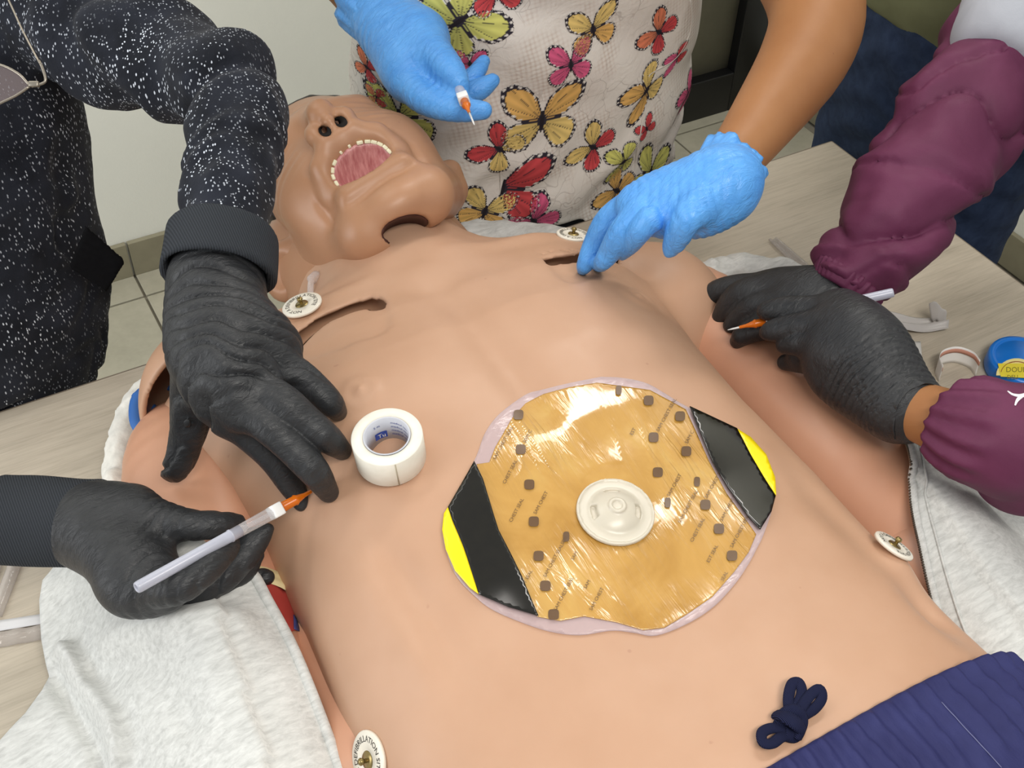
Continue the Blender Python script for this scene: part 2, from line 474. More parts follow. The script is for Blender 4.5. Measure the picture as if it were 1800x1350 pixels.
CXB = -.012                                                     # the manikin's midline
yk = np.array([-.34, -.20, -.14, -.08, 0., .08, .15, .21, .26, .30, .335, .37])
zc = np.interp; 
def Zc(y): return np.interp(y, yk, [.176, .178, .176, .176, .183, .197, .204, .203, .192, .177, .160, .145])
def Wd(y): return np.interp(y, yk, [.210, .208, .207, .209, .210, .205, .208, .220, .240, .250, .246, .226])
def Pw(y): return np.interp(y, yk, [2.9, 3.0, 3.0, 2.9, 2.8, 2.6, 2.5, 2.35, 2.3, 2.3, 2.4, 2.4])
ZB = .055
NIPPLES = []
def bumps(x, y):
    x = x - CXB; ax = np.abs(x)
    g = lambda cx, cy, sx, sy: np.exp(-((x - cx) / sx) ** 2 - ((y - cy) / sy) ** 2)
    b = .0085 * (g(.105, .17, .06, .055) + g(-.105, .185, .06, .055))                # pectorals
    b = b - .0065 * np.exp(-(x / .017) ** 2) * sstep(.06, .12, y) * (1 - sstep(.26, .31, y))   # breastbone groove
    b = b - .003 * np.exp(-((y - .03 + .4 * ax) / .03) ** 2) * sstep(.02, .07, ax) * (1 - sstep(.13, .19, ax))  # under the ribs
    b = b + .0055 * np.exp(-((y - .318 - .10 * ax) / .012) ** 2) * sstep(.01, .04, ax) * (1 - sstep(.13, .17, ax))   # collar bones
    b = b - .006 * g(0, .325, .02, .015)
    # nipples with a faint ring
    for cx, cy in NIPPLES:
        r = np.sqrt((x - cx) ** 2 + (y - cy) ** 2)
        b = b + .0058 * np.exp(-(r / .0050) ** 2) + .0026 * np.exp(-((r - .0115) / .004) ** 2)
    # left flank: hollow, bulge and fold; right flank: rib folds
    b = b - .008 * g(.165, -.045, .018, .06) + .011 * g(.190, -.10, .018, .018) - .014 * g(.172, -.145, .014, .03)
    b = b + .004 * g(-.165, .05, .016, .03) - .004 * g(-.145, .045, .01, .035) + .004 * g(-.16, -.02, .012, .03) - .003 * g(-.14, .0, .01, .04)
    b = b + .0012 * vnoise(x * 34 + 3, y * 34, 0 * x + .5)
    return b
def Ztop(x, y):
    r = np.clip(np.abs(x - CXB) / Wd(y), 0, .999)
    return ZB + (Zc(y) - ZB) * (1 - r ** Pw(y)) ** (1 / Pw(y)) + bumps(x, y)
def onchest(px, py):
    """point of the chest's top surface seen at a pixel"""
    z = .19
    for _ in range(40):
        p = P(px, py, z=z); z = .5 * z + .5 * float(Ztop(p[0], p[1]))
    return P(px, py, z=z)

NIPPLES = [tuple(onchest(*q)[:2] - np.array([CXB, 0])) for q in ((1125, 524), (632, 690))]
tor = Sdf((-.30, -.36, -.005), (.30, .42, .24), .0032)
def trunk(X, Y, Z):
    W = Wd(Y).astype(np.float32); p = Pw(Y).astype(np.float32)
    hh = np.where(Z > ZB, Zc(Y) - ZB, .052); b = bumps(X, Y).astype(np.float32)
    zz = np.where(Z > ZB, Z - ZB - b * np.clip((Z - ZB) / .06, 0, 1), ZB - Z)
    pz = np.where(Z > ZB, p, 4.0)
    f = ((np.abs(X - CXB) / W) ** pz + (np.abs(zz) / hh) ** pz) ** (1 / pz) - 1
    d = f * np.minimum(W, hh) * .95
    d = smax(d, Y - .372 + .9 * np.maximum(np.abs(X - CXB) - .15, 0) ** 1.0 * .35, .03)
    return smax(d, -.345 - Y, .02)
tor.put(trunk, (-.3, -.36, 0), (.3, .42, .24), 0)
# neck base rising from the chest
tor.cone((0, .33, .10), (.008, .415, .100), .074, .066, .035)
for x_ in (-.04, .052): tor.cone((x_, .33, .085), (x_ * .9, .44, .082), .052, .048, .03)
tor.cone((0, .31, .12), (.0, .372, .122), .052, .050, .03)
# cut-outs at the shoulders: the skin stands proud along their upper edge
SLOT_R = [onchest(*q)[:2] for q in ((505, 604), (530, 577), (558, 556), (607, 534), (650, 521), (668, 523), (681, 537), (687, 560), (680, 582), (664, 591), (635, 596), (600, 612), (550, 628), (515, 630))]
UP_R = [onchest(*q)[:2] for q in ((505, 604), (530, 577), (558, 556), (607, 534), (650, 521), (672, 526))]
SLOT_L = [onchest(*q)[:2] for q in ((955, 453), (1000, 447), (1060, 440), (1120, 437), (1170, 440), (1150, 458), (1080, 478), (1020, 495), (1000, 497), (978, 482))]
UP_L = [onchest(*q)[:2] for q in ((955, 453), (1000, 447), (1060, 440), (1120, 437), (1170, 440))]
for poly, up in ((SLOT_R, UP_R), (SLOT_L, UP_L)):
    A = np.array(poly); lo = A.min(0) - .01; hi = A.max(0) + .01
    def cut(X, Y, Z, poly=poly, up=up):
        x2, y2 = X[..., 0], Y[..., 0]
        sd = poly_sd(poly, x2 + 0 * y2, y2 + 0 * x2); ud = line_d(up, x2 + 0 * y2, y2 + 0 * x2)
        dep = .0022 + .024 * np.exp(-(ud / .0075) ** 2)
        fl = Ztop(x2 + 0 * y2, y2 + 0 * x2) - dep
        return np.maximum(sd[..., None], fl[..., None] - Z)
    tor.put(cut, (lo[0], lo[1], .08), (hi[0], hi[1], .24), .0015, 'cut')
    def under(X, Y, Z, up=up):
        x2, y2 = X[..., 0] + 0 * Y[..., 0], Y[..., 0] + 0 * X[..., 0]; ud = line_d(up, x2, y2)[..., None]; zt = Ztop(x2, y2)[..., None]
        return np.maximum(np.maximum(ud - .013, Z - zt + .0048), zt - .026 - Z)
    tor.put(under, (lo[0], lo[1], .08), (hi[0], hi[1] + .01, .24), .001, 'cut')
M_SLOT_SHADE = plain('olive_slot_shade', (92, 74, 44), .95)  # dark olive strips paint in the shade of the slot gaps
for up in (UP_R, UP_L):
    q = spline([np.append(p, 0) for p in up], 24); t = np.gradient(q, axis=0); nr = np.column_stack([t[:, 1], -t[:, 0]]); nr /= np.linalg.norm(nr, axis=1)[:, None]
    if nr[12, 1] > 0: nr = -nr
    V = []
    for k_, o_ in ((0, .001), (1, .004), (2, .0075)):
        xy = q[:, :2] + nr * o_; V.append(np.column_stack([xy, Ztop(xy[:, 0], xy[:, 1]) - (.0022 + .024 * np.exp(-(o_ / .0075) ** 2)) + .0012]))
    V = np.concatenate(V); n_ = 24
    link('slot_shade_strip', mesh_np('slot_shade_strip', V, np.array([(k_ * n_ + i, k_ * n_ + i + 1, (k_ + 1) * n_ + i + 1, (k_ + 1) * n_ + i) for k_ in (0, 1) for i in range(n_ - 1)])), M_SLOT_SHADE, manikin)
# armpit hollow of the left side and the open end of the left shoulder
tor.ell(P(1128, 447, z=.150), (.024, .022, .02), .01, 'cut')
tor.ell((.230, .258, .066), (.056, .072, .070), .03)
tor.cone((.264, .06, .02), (.264, .160, .045), .052, .05, .012, 'cut')
tor.cone((-.272, .05, .03), (-.262, .27, .06), .056, .052, .012, 'cut')
chest = link('chest_skin', tor.mesh('chest_skin', 2), M_SKIN, manikin)
chest['label'] = 'matte peach vinyl chest and belly skin'
BV = BVHTree.FromPolygons([Vector(v) for v in tor.V], [tuple(q) for q in tor.Q])
def cast(px, py, off=0.0):
    """where a pixel meets the chest skin, and the skin's normal there"""
    r = (px - CX) / F * AX + (py - CY) / F * AY + AF
    h, n, i, d = BV.ray_cast(Vector(CAM), Vector(norm(r)))
    if h is None: p = P(px, py, z=.12); return p, np.array([0, 0, 1.])
    n = np.array(n); n = n if n @ r < 0 else -n
    return np.array(h) + off * n, n
def drop(x, y, off=0.0):
    h, n, i, d = BV.ray_cast(Vector((x, y, .6)), Vector((0, 0, -1)))
    if h is None: return np.array([x, y, 0]), np.array([0, 0, 1.])
    n = np.array(n); n = n if n[2] > 0 else -n
    return np.array(h) + off * n, n

# arms: glossy, separate from the chest skin
def limb(s, pts, n=26, k=0.0, flat=None):
    q = spline(np.array([np.append(p, r) for p, r in pts]), n)
    for a, b in zip(q[:-1], q[1:]): s.cone(a[:3], b[:3], max(a[3], 1e-3), max(b[3], 1e-3), k, flat=flat)
    return s
def limb_box(chains, h, pad=.012):
    A = np.array([p for c in chains for p, r in c]); R = np.array([r for c in chains for p, r in c])[:, None]
    return Sdf((A - R).min(0) - pad, (A + R).max(0) + pad, h)
ra = [((-.228, .325, .060), .036), ((-.238, .285, .066), .054), ((-.252, .20, .064), .058), ((-.268, .09, .056), .052), ((-.275, .0, .050), .044), ((-.285, -.10, .042), .038)]
sa = limb(limb_box([ra], .0035), ra); link('right_arm', sa.mesh('right_arm'), M_ARM, manikin)
la = [((.250, .300, .052), .040), ((.258, .24, .060), .054), ((.262, .13, .060), .057), ((.260, .02, .059), .055), ((.257, -.05, .055), .048), ((.255, -.062, .055), .044)]
sb = limb(limb_box([la], .0035), la); link('left_arm', sb.mesh('left_arm'), M_ARM, manikin)
lf = [((.252, -.071, .055), .044), ((.250, -.082, .053), .048), ((.242, -.13, .05), .047), ((.235, -.22, .045), .040), ((.23, -.32, .04), .034)]
sc = limb(limb_box([lf], .0035), lf); link('left_forearm', sc.mesh('left_forearm'), M_ARM, manikin)
# inner trunk seen beside the chest skin on the right flank
s = Sdf((-.26, -.36, -.005), (-.1, .12, .12), .005)
s.chain([((-.195, .10, .045), .040), ((-.202, -.02, .045), .043), ((-.20, -.30, .045), .043)], .03)
link('inner_trunk', s.mesh('inner_trunk'), M_ARM, manikin)
# hollow shoulder flap of the chest skin over the right arm
fl = Sdf((-.33, .22, .0), (-.10, .45, .22), .003)
c0 = np.array([-.195, .330, .080])
fl.ell(c0, (.066, .062, .084), 0)
fl.ell(c0 - np.array([0, .006, 0]), (.061, .060, .079), 0, 'cut')
fl.put(lambda X, Y, Z: (Y - .322 + .12 * (X + .2)) + 0 * Z, (-.35, .2, -.01), (-.08, .46, .25), .003, 'cut')
link('shoulder_flap', fl.mesh('shoulder_flap'), M_SKIN, manikin)

# ---- head
ez = norm([-.29, .07, .95]); ey = np.array([-.07, 1., -.02]); ey = norm(ey - (ey @ ez) * ez); ex = np.cross(ey, ez)
HR = np.array([ex, ey, ez])                                     # rows: right, crown, face
HO = P(563, 192, z=.246) - HR.T @ np.array([0, -.035, .118])
def Hp(x, y, z): return HO + HR.T @ np.array([x, y, z])
hs = Sdf(HO - .17, HO + .17, .0025)
E = lambda c, r, k=.02, op='add': hs.ell(Hp(*c), r, k, op, HR)
K = lambda a, b, ra, rb, k=.02, op='add': hs.cone(Hp(*a), Hp(*b), ra, rb, k, op)
E((0, .030, -.015), (.077, .100, .096), 0)
E((0, -.03, .026), (.073, .085, .064), .03)
for sx in (-1, 1):
    K((sx * .064, -.060, -.015), (sx * .034, -.126, .046), .027, .023, .03)       # jaw
    E((sx * .046, -.050, .048), (.028, .036, .026), .03)
    K((sx * .046, .014, .066), (sx * .012, .016, .078), .010, .010, .02)
K((-.026, -.132, .050), (.026, -.132, .050), .025, .025, .02)
E((.002, -.141, .070), (.023, .018, .014), .016)                # chin
E((0, -.076, .066), (.042, .036, .030), .02)                    # muzzle
hs.chain([(Hp(-.037, -.088, .072), .006), (Hp(-.030, -.068, .088), .0072), (Hp(-.014, -.058, .099), .0075), (Hp(.014, -.058, .099), .0075), (Hp(.030, -.068, .088), .0072), (Hp(.037, -.088, .072), .006)], .010)   # upper lip
K((-.028, -.112, .076), (.028, -.112, .076), .010, .010, .014)  # lower lip
K((0, .012, .082), (0, -.028, .110), .010, .0135, .014)         # nose
for sx in (-1, 1):
    E((sx * .0165, -.041, .100), (.0095, .013, .0115), .006)
    E((sx * .030, -.004, .066), (.017, .012, .013), .006)       # closed eyelids
K((0, -.046, .111), (0, -.052, .096), .0052, .006, .006)
# ears: the right one shows below the cuff, of the left only the lobe
er = P(504, 476, z=.088); ern = norm([-.75, -.45, .5]); er1 = norm(np.cross(ern, [0, 0, 1])); er2 = np.cross(ern, er1)
hs.ell(er, (.013, .026, .032), .008, 'add', np.array([ern, er1, er2]))
hs.ell(er + ern * .014 + er1 * .001, (.011, .015, .020), .004, 'cut', np.array([ern, er1, er2]))
hs.ell(er + ern * .004 - er1 * .006 - er2 * .004, (.006, .006, .009), .004, 'add', np.array([ern, er1, er2]))
hs.cone(P(792, 300, z=.150), P(803, 332, z=.142), .011, .010, .010)
for sx in (-1, 1):
    groove(hs, [Hp(sx * .048, -.002, .070), Hp(sx * .030, -.0075, .079), Hp(sx * .014, -.004, .075)], .0030, .0016)     # eye slit
    groove(hs, [Hp(sx * .021, -.030, .098), Hp(sx * .036, -.052, .086), Hp(sx * .048, -.085, .066), Hp(sx * .050, -.11, .055)], .0026, .0045)
    groove(hs, [Hp(sx * .010, .006, .083), Hp(sx * .017, -.020, .088), Hp(sx * .026, -.038, .092)], .0015, .003)
groove(hs, [Hp(-.03, -.123, .078), Hp(0, -.126, .082), Hp(.03, -.123, .078)], .0022, .006)
def folds(x, y, z):
    q = [(x - HO[0]) * HR[i][0] + (y - HO[1]) * HR[i][1] + (z - HO[2]) * HR[i][2] for i in range(3)]
    ax = np.abs(q[0]); f = np.sin((q[1] + .35 * ax) * 560) * sstep(.026, .04, ax) * sstep(-.05, -.035, q[1]) * (1 - sstep(.0, .02, q[1])) * sstep(.02, .045, q[2])
    return .0007 * f
hs.warp(folds)
d0 = hs.d.copy()
mouth = ell_fn(Hp(0, -.0905, .094), (.031, .0205, .042), HR)
def sdf_hit(s, px, py):
    r = norm((px - CX) / F * AX + (py - CY) / F * AY + AF)
    for t in np.arange(.6, 1.6, .001):
        q = np.round((CAM + t * r - s.lo) / s.h).astype(int)
        if (q >= 0).all() and (q < np.array(s.d.shape)).all() and s.d[tuple(q)] < 0: return CAM + t * r
nk = sdf_hit(hs, 708, 402); e_ = norm(P(750, 392, d=1.) - P(668, 418, d=1.)); n_ = norm(AF - (AF @ e_) * e_); o_ = np.cross(e_, n_)
airway = ell_fn(nk + n_ * .012, (.0235, .0125, .030), np.array([e_, o_, n_]))
hs.d = smax(hs.d, -mouth(*hs.xyz()), .003)
nostril = []
for sx in (-1, 1):
    a_, b_ = Hp(sx * .0082, -.057, .110), Hp(sx * .0088, -.030, .094)
    hs.cone(a_, b_, .0054, .0044, .0015, 'cut'); nostril.append((a_, b_))
hs.d = smax(hs.d, -airway(*hs.xyz()), .002)
head = link('head', hs.mesh('head', 1), M_FACE, manikin); head['label'] = 'tilted-back vinyl head with open mouth'
HB = BVHTree.FromPolygons([Vector(v) for v in hs.V], [tuple(q) for q in hs.Q])
def on_head(px, py, off=0.):
    r = (px - CX) / F * AX + (py - CY) / F * AY + AF; h, n, i, d = HB.ray_cast(Vector(CAM), Vector(norm(r))); n = np.array(n); n = n if n @ r < 0 else -n
    return np.array(h) + off * n, n
def m_palate():
    q = N('pink_palate'); v = q.obj((300, 70, 70), (0, 0, .5)); f = q.noise(v, 1, 3)
    return q.out(q.ramp(f, [(.35, srgb(172, 104, 104)), (.65, srgb(206, 146, 142))]), .35, q.bump(f, .6, .002))
lining(hs, d0, mouth, .0045, 'mouth_lining', m_palate(), head)
lining(hs, d0, airway, .003, 'airway_lining', plain('brown_airway', (70, 36, 28), .6), head)
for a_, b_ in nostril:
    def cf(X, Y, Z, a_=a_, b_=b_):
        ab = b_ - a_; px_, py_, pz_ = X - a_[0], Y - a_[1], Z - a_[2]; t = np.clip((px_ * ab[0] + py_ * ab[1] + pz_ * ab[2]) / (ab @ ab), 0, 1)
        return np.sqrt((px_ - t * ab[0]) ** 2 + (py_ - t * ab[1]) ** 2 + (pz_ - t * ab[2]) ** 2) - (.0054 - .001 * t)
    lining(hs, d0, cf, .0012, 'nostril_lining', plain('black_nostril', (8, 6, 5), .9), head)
# upper teeth
M_TOOTH = plain('ivory_tooth', (228, 222, 190), .25, .04)
arc = spline([Hp(-.0285, -.090, .078), Hp(-.0265, -.080, .083), Hp(-.020, -.0735, .088), Hp(-.010, -.0705, .0915), Hp(0, -.0698, .0925), Hp(.010, -.0705, .0915), Hp(.020, -.0735, .088), Hp(.0265, -.080, .083), Hp(.0285, -.090, .078)], 101)
tl = norm(-ey * .9 + ez * .25)
for k_, t in enumerate((.02, .10, .18, .27, .40, .52, .64, .72, .79, .86, .93, .99)):
    c = arc[int(t * 100)]; tg = norm(arc[min(int(t * 100) + 2, 100)] - arc[max(int(t * 100) - 2, 0)]); n3 = norm(np.cross(tg, tl)); b3 = np.cross(n3, tg)
    small = k_ in (4, 5)
    s_ = .0026 if small else .0056
    link('tooth', box_me('tooth', c - b3 * 0 + tl * (.0004 if small else .0012), (s_, s_ * .9, .0034), np.stack([tg, b3, n3], 1), .0009), M_TOOTH, head)
# cropped dark hair
s = Sdf(HO - .17, HO + .17, .004)
s.ell(Hp(0, .030, -.018), (.0815, .1045, .099), 0, 'add', HR)
s.d = np.maximum(s.d, -( (s.xyz()[0] - Hp(0, .062, .06)[0]) * norm(ey - .9 * ez)[0] + (s.xyz()[1] - Hp(0, .062, .06)[1]) * norm(ey - .9 * ez)[1] + (s.xyz()[2] - Hp(0, .062, .06)[2]) * norm(ey - .9 * ez)[2])).astype(np.float32)
s.warp(lambda x, y, z: .0015 * vnoise(x * 120, y * 120, z * 120))
link('hair', s.mesh('hair'), plain('dark_hair', (34, 26, 20), .6, .3, 200, .5), head)
# neck beneath the jaw
ns = Sdf((-.13, .30, -.01), (.16, .58, .2), .0035)
ns.chain([((0, .36, .090), .070), ((.005, .42, .092), .066), ((.012, .50, .085), .068)], .03)
for x_ in (-.035, .055): ns.cone((x_, .36, .075), (x_, .50, .075), .052, .050, .03)
nd0 = ns.d.copy(); ns.d = smax(ns.d, -airway(*ns.xyz()), .002)
neck = link('neck', ns.mesh('neck'), M_FACE, manikin)
lining(ns, nd0, airway, .003, 'airway_lining', plain('brown_airway_wall', (70, 36, 28), .6), neck)
# ------------------------------------------------------------------ people: shared pieces
def J(px, py, rpx, **k):
    p = P(px, py, **k); return (p, pr(p, rpx))
def JC(px, py, rpx, sink=.3):
    """a fingertip resting on the chest"""
    p, n = cast(px, py); r = pr(p, rpx); q = p + n * r * (1 - sink)
    return (q, r)
def m_glove(name, a, b, rough, wr=.5, spec=.35):
    q = N(name); v = q.obj()
    f = q.noise(v, 60, 4); w1 = q.noise(q.obj((70, 220, 90), (.5, .3, .7)), 1.0, 4, .6, 1.2); w2 = q.noise(v, 900, 2)
    nm = q.bump(w1, wr, .003); nm = q.bump(w2, .08, .0004, nm)
    return q.out(q.ramp(f, [(.3, srgb(*a)), (.7, srgb(*b))]), rough, nm, Specular_IOR_Level=spec)
M_NITBLACK = m_glove('black_nitrile', (39, 40, 42), (50, 51, 53), .44)
M_NITBLUE = m_glove('blue_nitrile', (80, 152, 226), (94, 166, 236), .36, .6, .45)
def creases(s, axis_pts, amp, freq, lo, hi, sk=.35, seed=0.):
    """glove or sleeve wrinkles running across an axis, only between stations lo..hi"""
    a, b = np.asarray(axis_pts[0], float), np.asarray(axis_pts[1], float); L = np.linalg.norm(b - a); t = (b - a) / L
    sd = norm(np.cross(t, [.2, .1, 1]))
    def fn(x, y, z):
        q = (x - a[0]) * t[0] + (y - a[1]) * t[1] + (z - a[2]) * t[2]
        e = (x - a[0]) * sd[0] + (y - a[1]) * sd[1] + (z - a[2]) * sd[2]
        w = sstep(lo - .012, lo + .004, q) * (1 - sstep(hi - .004, hi + .012, q))
        n = vnoise(x * 45 + seed, y * 45, z * 45)
        ph = (q + sk * e) * freq + 2.2 * n
        return amp * w * (1 - np.abs(np.sin(ph))) ** 1.9 * -1.0 * (.55 + .45 * vnoise(x * 30 + 9, y * 30 + seed, z * 30))
    return s.warp(fn)
def hand(name, mat, parent, palm, fingers, h=.0014, k=.006, post=None, kf=.005):
    """one glove: palm struts joined smoothly, five fingers rooted in it"""
    s = limb_box(palm + fingers, h)
    for c in palm: limb(s, c, 7 if len(c) > 2 else 4, .014)
    fg = None; th = None
    for i, c in enumerate(fingers):
        g = Sdf(s.lo, s.lo + (s.n - 1) * h, h); g.d = np.full(s.d.shape, .05, np.float32); g.n = s.n; g.ax = s.ax
        limb(g, [(p, r * 1.10) for p, r in c], 14)
        if i == 0: th = g.d
        else: fg = g.d if fg is None else smin(fg, g.d, .0012)
    s.d = smin(s.d, fg, k); s.d = smin(s.d, th, kf)
    if post: post(s)
    return link(name, s.mesh(name, 1), mat, parent)

# ------------------------------------------------------------------ person in the dark flecked hoodie
def m_fleck():
    q = N('dark_flecked_jersey')
    v1 = q.obj((1, 1, 1)); n = q.noise(v1, 30, 3)
    base = q.ramp(n, [(.3, srgb(24, 26, 32)), (.7, srgb(40, 43, 52))])
    vo = q.n('ShaderNodeTexVoronoi', feature='F1'); vo.inputs['Scale'].default_value = 1
    q.l(q.obj((560, 560, 230), (.2, .5, .3)), vo.inputs['Vector'])
    r = q.n('ShaderNodeSeparateColor'); q.l(vo.outputs['Color'], r.inputs[0])
    pick = q.ramp(r.outputs[0], [(.70, 0.), (.76, 1.)]); dot = q.ramp(vo.outputs['Distance'], [(.30, 1.), (.42, 0.)])
    patch = q.ramp(q.noise(v1, 14, 3), [(.36, .12), (.62, 1.)])
    fl = q.math('MULTIPLY', q.math('MULTIPLY', pick, dot), patch)
    col = q.mix(fl, base, srgb(206, 212, 222))
    g = q.noise(q.obj((700, 700, 300)), 1, 2)
    return q.out(col, .9, q.bump(g, .35, .001), Specular_IOR_Level=.15, Sheen_Weight=.05)
def m_rib(name, a, b, sc=700, ax=0):
    q = N(name); wv = q.n('ShaderNodeTexWave', bands_direction='X'); wv.inputs['Scale'].default_value = sc / 6.28; wv.inputs['Distortion'].default_value = .6
    q.l(q.obj(), wv.inputs['Vector'])
    n = q.noise(q.obj(), 300, 2)
    return q.out(q.ramp(wv.outputs['Fac'], [(.1, srgb(*a)), (.8, srgb(*b))]), .92, q.bump(wv.outputs['Fac'], .45, .0012, q.bump(n, .3, .001)), Specular_IOR_Level=.12)
M_FLECK = m_fleck(); M_CUFF = m_rib('charcoal_rib_knit', (46, 49, 53), (58, 61, 66), 1150)
M_BLACKCLOTH = plain('black_cloth', (13, 13, 15), .95, .2, 200, .2, Specular_IOR_Level=.1)

p1 = tag(empty('person', P(60, 600, y=.72) * np.array([1, 1, 0]) + np.array([0, 0, FZ])), 'person in a dark white-flecked hoodie and black gloves leaning in from the left', 'person')
# body of the hoodie: torso and left sleeve in one cloth
SL = [J(40, -60, 120, d=1.02), J(180, 70, 104, d=.98), J(320, 112, 98, d=.95), J(405, 165, 92, d=.915), J(415, 250, 88, d=.89), J(400, 330, 84, d=.87), J(396, 400, 82, d=.855)]
tor1 = [J(-150, -140, 215, d=1.03), J(-130, 0, 225, d=1.05), J(-100, 150, 225, d=1.07), J(-95, 300, 243, d=1.09), J(-85, 420, 248, d=1.12), J(-70, 540, 250, d=1.15), J(-90, 620, 240, d=1.17)]
s = limb_box([SL, tor1], .0036, .02)
limb(s, tor1, 16, 0)
g = Sdf(s.lo, s.lo + (s.n - 1) * s.h, s.h); limb(g, SL, 24)
s.d = smin(s.d, g.d[tuple(slice(0, q) for q in s.d.shape)], .02)
el = SL[3][0]; f0, f1 = SL[4][0], SL[6][0]; u0, u1 = SL[0][0], SL[3][0]
def cloth(x, y, z):
    t = norm(f1 - el); q = (x - el[0]) * t[0] + (y - el[1]) * t[1] + (z - el[2]) * t[2]
    n = vnoise(x * 26 + 4, y * 26, z * 26)
    fore = sstep(-.03, .02, q) * .0020 * np.sin(q * 130 + 6.0 * n)
    fore = fore + .0026 * sstep(.085, .12, q) * np.sin(q * 190 + 3 * n) - .010 * np.exp(-((q - .004 + .5 * (x - el[0])) / .007) ** 2)
    t2 = norm(u1 - u0); q2 = (x - u0[0]) * t2[0] + (y - u0[1]) * t2[1] + (z - u0[2]) * t2[2]
    up = .0055 * np.sin((q2 + .6 * (z - u0[2])) * 75 + 2.4 * n) * sstep(.05, .10, q2) * (1 - sstep(-.01, .03, q))
    body = .004 * vnoise(x * 14, y * 14, z * 11 + 5) + .0016 * vnoise(x * 55, y * 55, z * 55)
    arm = sstep(-.33, -.26, x)
    return (fore + up) * arm + body
s.warp(cloth)
s.put(lambda X, Y, Z: np.maximum(Z - .004, Y - .502) + 0 * X, s.lo, s.lo + s.n * s.h, 0, 'cut')
hd = link('hoodie', s.mesh('hoodie', 1), M_FLECK, p1); hd['label'] = 'black jersey hoodie with white flecks'
# pocket flap and dark lower layer of the hoodie
fx = [P(150, 395, y=.535), P(222, 458, y=.52), P(188, 512, y=.52), P(120, 470, y=.53)]
pf = Sdf(np.min(fx, 0) - .02, np.max(fx, 0) + np.array([.02, .05, .02]), .0025)
def flap(X, Y, Z):
    c = np.array(fx); n = norm(np.cross(c[1] - c[0], c[3] - c[0])); o = c[0]; e1 = norm(c[1] - c[0]); e2 = np.cross(n, e1)
    a = (X - o[0]) * e1[0] + (Y - o[1]) * e1[1] + (Z - o[2]) * e1[2]; b = (X - o[0]) * e2[0] + (Y - o[1]) * e2[1] + (Z - o[2]) * e2[2]
    t = (X - o[0]) * n[0] + (Y - o[1]) * n[1] + (Z - o[2]) * n[2]
    pl = [((q - o) @ e1, (q - o) @ e2) for q in c]
    return smax(poly_sd(pl, a, b), np.abs(t) - .002, .002)
pf.put(flap, np.min(fx, 0) - .01, np.max(fx, 0) + .01, 0)
link('hoodie_hem', pf.mesh('hoodie_hem'), M_BLACKCLOTH, p1)
# trousers
s = Sdf((-.72, .50, FZ), (-.24, .88, -.02), .008)
for x in (-.56, -.38): limb(s, [((x, .70, FZ + .07), .055), ((x, .69, -.45), .075), ((x + .01, .68, -.13), .095)], 10)
for x in (-.56, -.38): s.cone((x, .66, FZ + .04), (x, .58, FZ + .03), .045, .035, .02)
s.ell((-.465, .68, -.14), (.165, .12, .10), .03)
link('trousers', s.mesh('trousers'), M_BLACKCLOTH, p1)
# left cuff and glove
def cuff(name, a, b, ra, rb, mat, parent, h=.0022, rim=.006, fl=1.0, ax=None):
    a, b = np.asarray(a), np.asarray(b); t = norm(b - a)
    s = limb_box([[(a, ra + .004), (b, rb + .004)]], h)
    def fn(X, Y, Z):
        px, py, pz = X - a[0], Y - a[1], Z - a[2]; q = px * t[0] + py * t[1] + pz * t[2]
        L = np.linalg.norm(b - a); u = np.clip(q / L, 0, 1)
        qx, qy, qz = px - q * t[0], py - q * t[1], pz - q * t[2]
        rr = np.sqrt(qx * qx + qy * qy + qz * qz); R = ra + (rb - ra) * u
        return smax(np.abs(rr - R) - .0032, np.maximum(-q, q - L), .004)
    s.put(fn, s.lo, s.lo + s.n * h, 0)
    s.warp(lambda x, y, z: .0012 * vnoise(x * 40, y * 40, z * 40))
    return link(name, s.mesh(name), mat, parent)
cuff('cuff', P(394, 408, d=.85), P(382, 486, d=.835), pr(SL[6][0], 88), pr(SL[6][0], 92), M_CUFF, hd)
Z1 = dict(z=.248)
W = J(380, 500, 64, z=.252)
palm = [[J(386, 455, 62, z=.268), W, J(368, 560, 66, z=.247), J(372, 620, 60, z=.240)],
        [W, J(420, 590, 52, z=.247), J(478, 640, 36, z=.235)],
        [W, J(410, 620, 50, z=.247), J(455, 690, 36, z=.232)],
        [W, J(390, 640, 50, z=.245), J(430, 725, 34, z=.225)],
        [W, J(362, 630, 50, z=.243), J(400, 735, 32, z=.21)],
        [J(420, 570, 50, z=.25), J(460, 600, 42, z=.242), J(490, 618, 32, z=.232)]]
fing = [[J(345, 620, 42, z=.235), J(340, 700, 37, z=.205), J(328, 770, 29, z=.168), J(312, 818, 24, z=.146), J(296, 838, 13, z=.136)],
        [J(395, 725, 32, z=.215), J(440, 765, 27, z=.20), J(480, 805, 24, z=.183), J(512, 852, 21, z=.163), J(530, 884, 14, z=.152)],
        [J(430, 715, 33, z=.228), J(470, 745, 31, z=.225), J(510, 782, 28, z=.215), J(552, 828, 25, z=.200), JC(584, 868, 17)],
        [J(455, 685, 34, z=.235), J(500, 712, 32, z=.233), J(535, 738, 27, z=.225), J(575, 770, 24, z=.213), JC(606, 795, 16)],
        [J(480, 640, 36, z=.235), J(525, 662, 29, z=.230), J(555, 684, 25, z=.222), J(580, 708, 22, z=.213), JC(599, 728, 15)]]
A0, A1 = P(385, 490, z=.255), P(480, 690, z=.235)
def post1(s):
    creases(s, (A0, A1), .0062, 250, .004, .105, .6, 1.)
g1 = hand('glove', M_NITBLACK, p1, palm, fing, post=post1, kf=.012); g1['label'] = 'creased black glove spread on the chest'
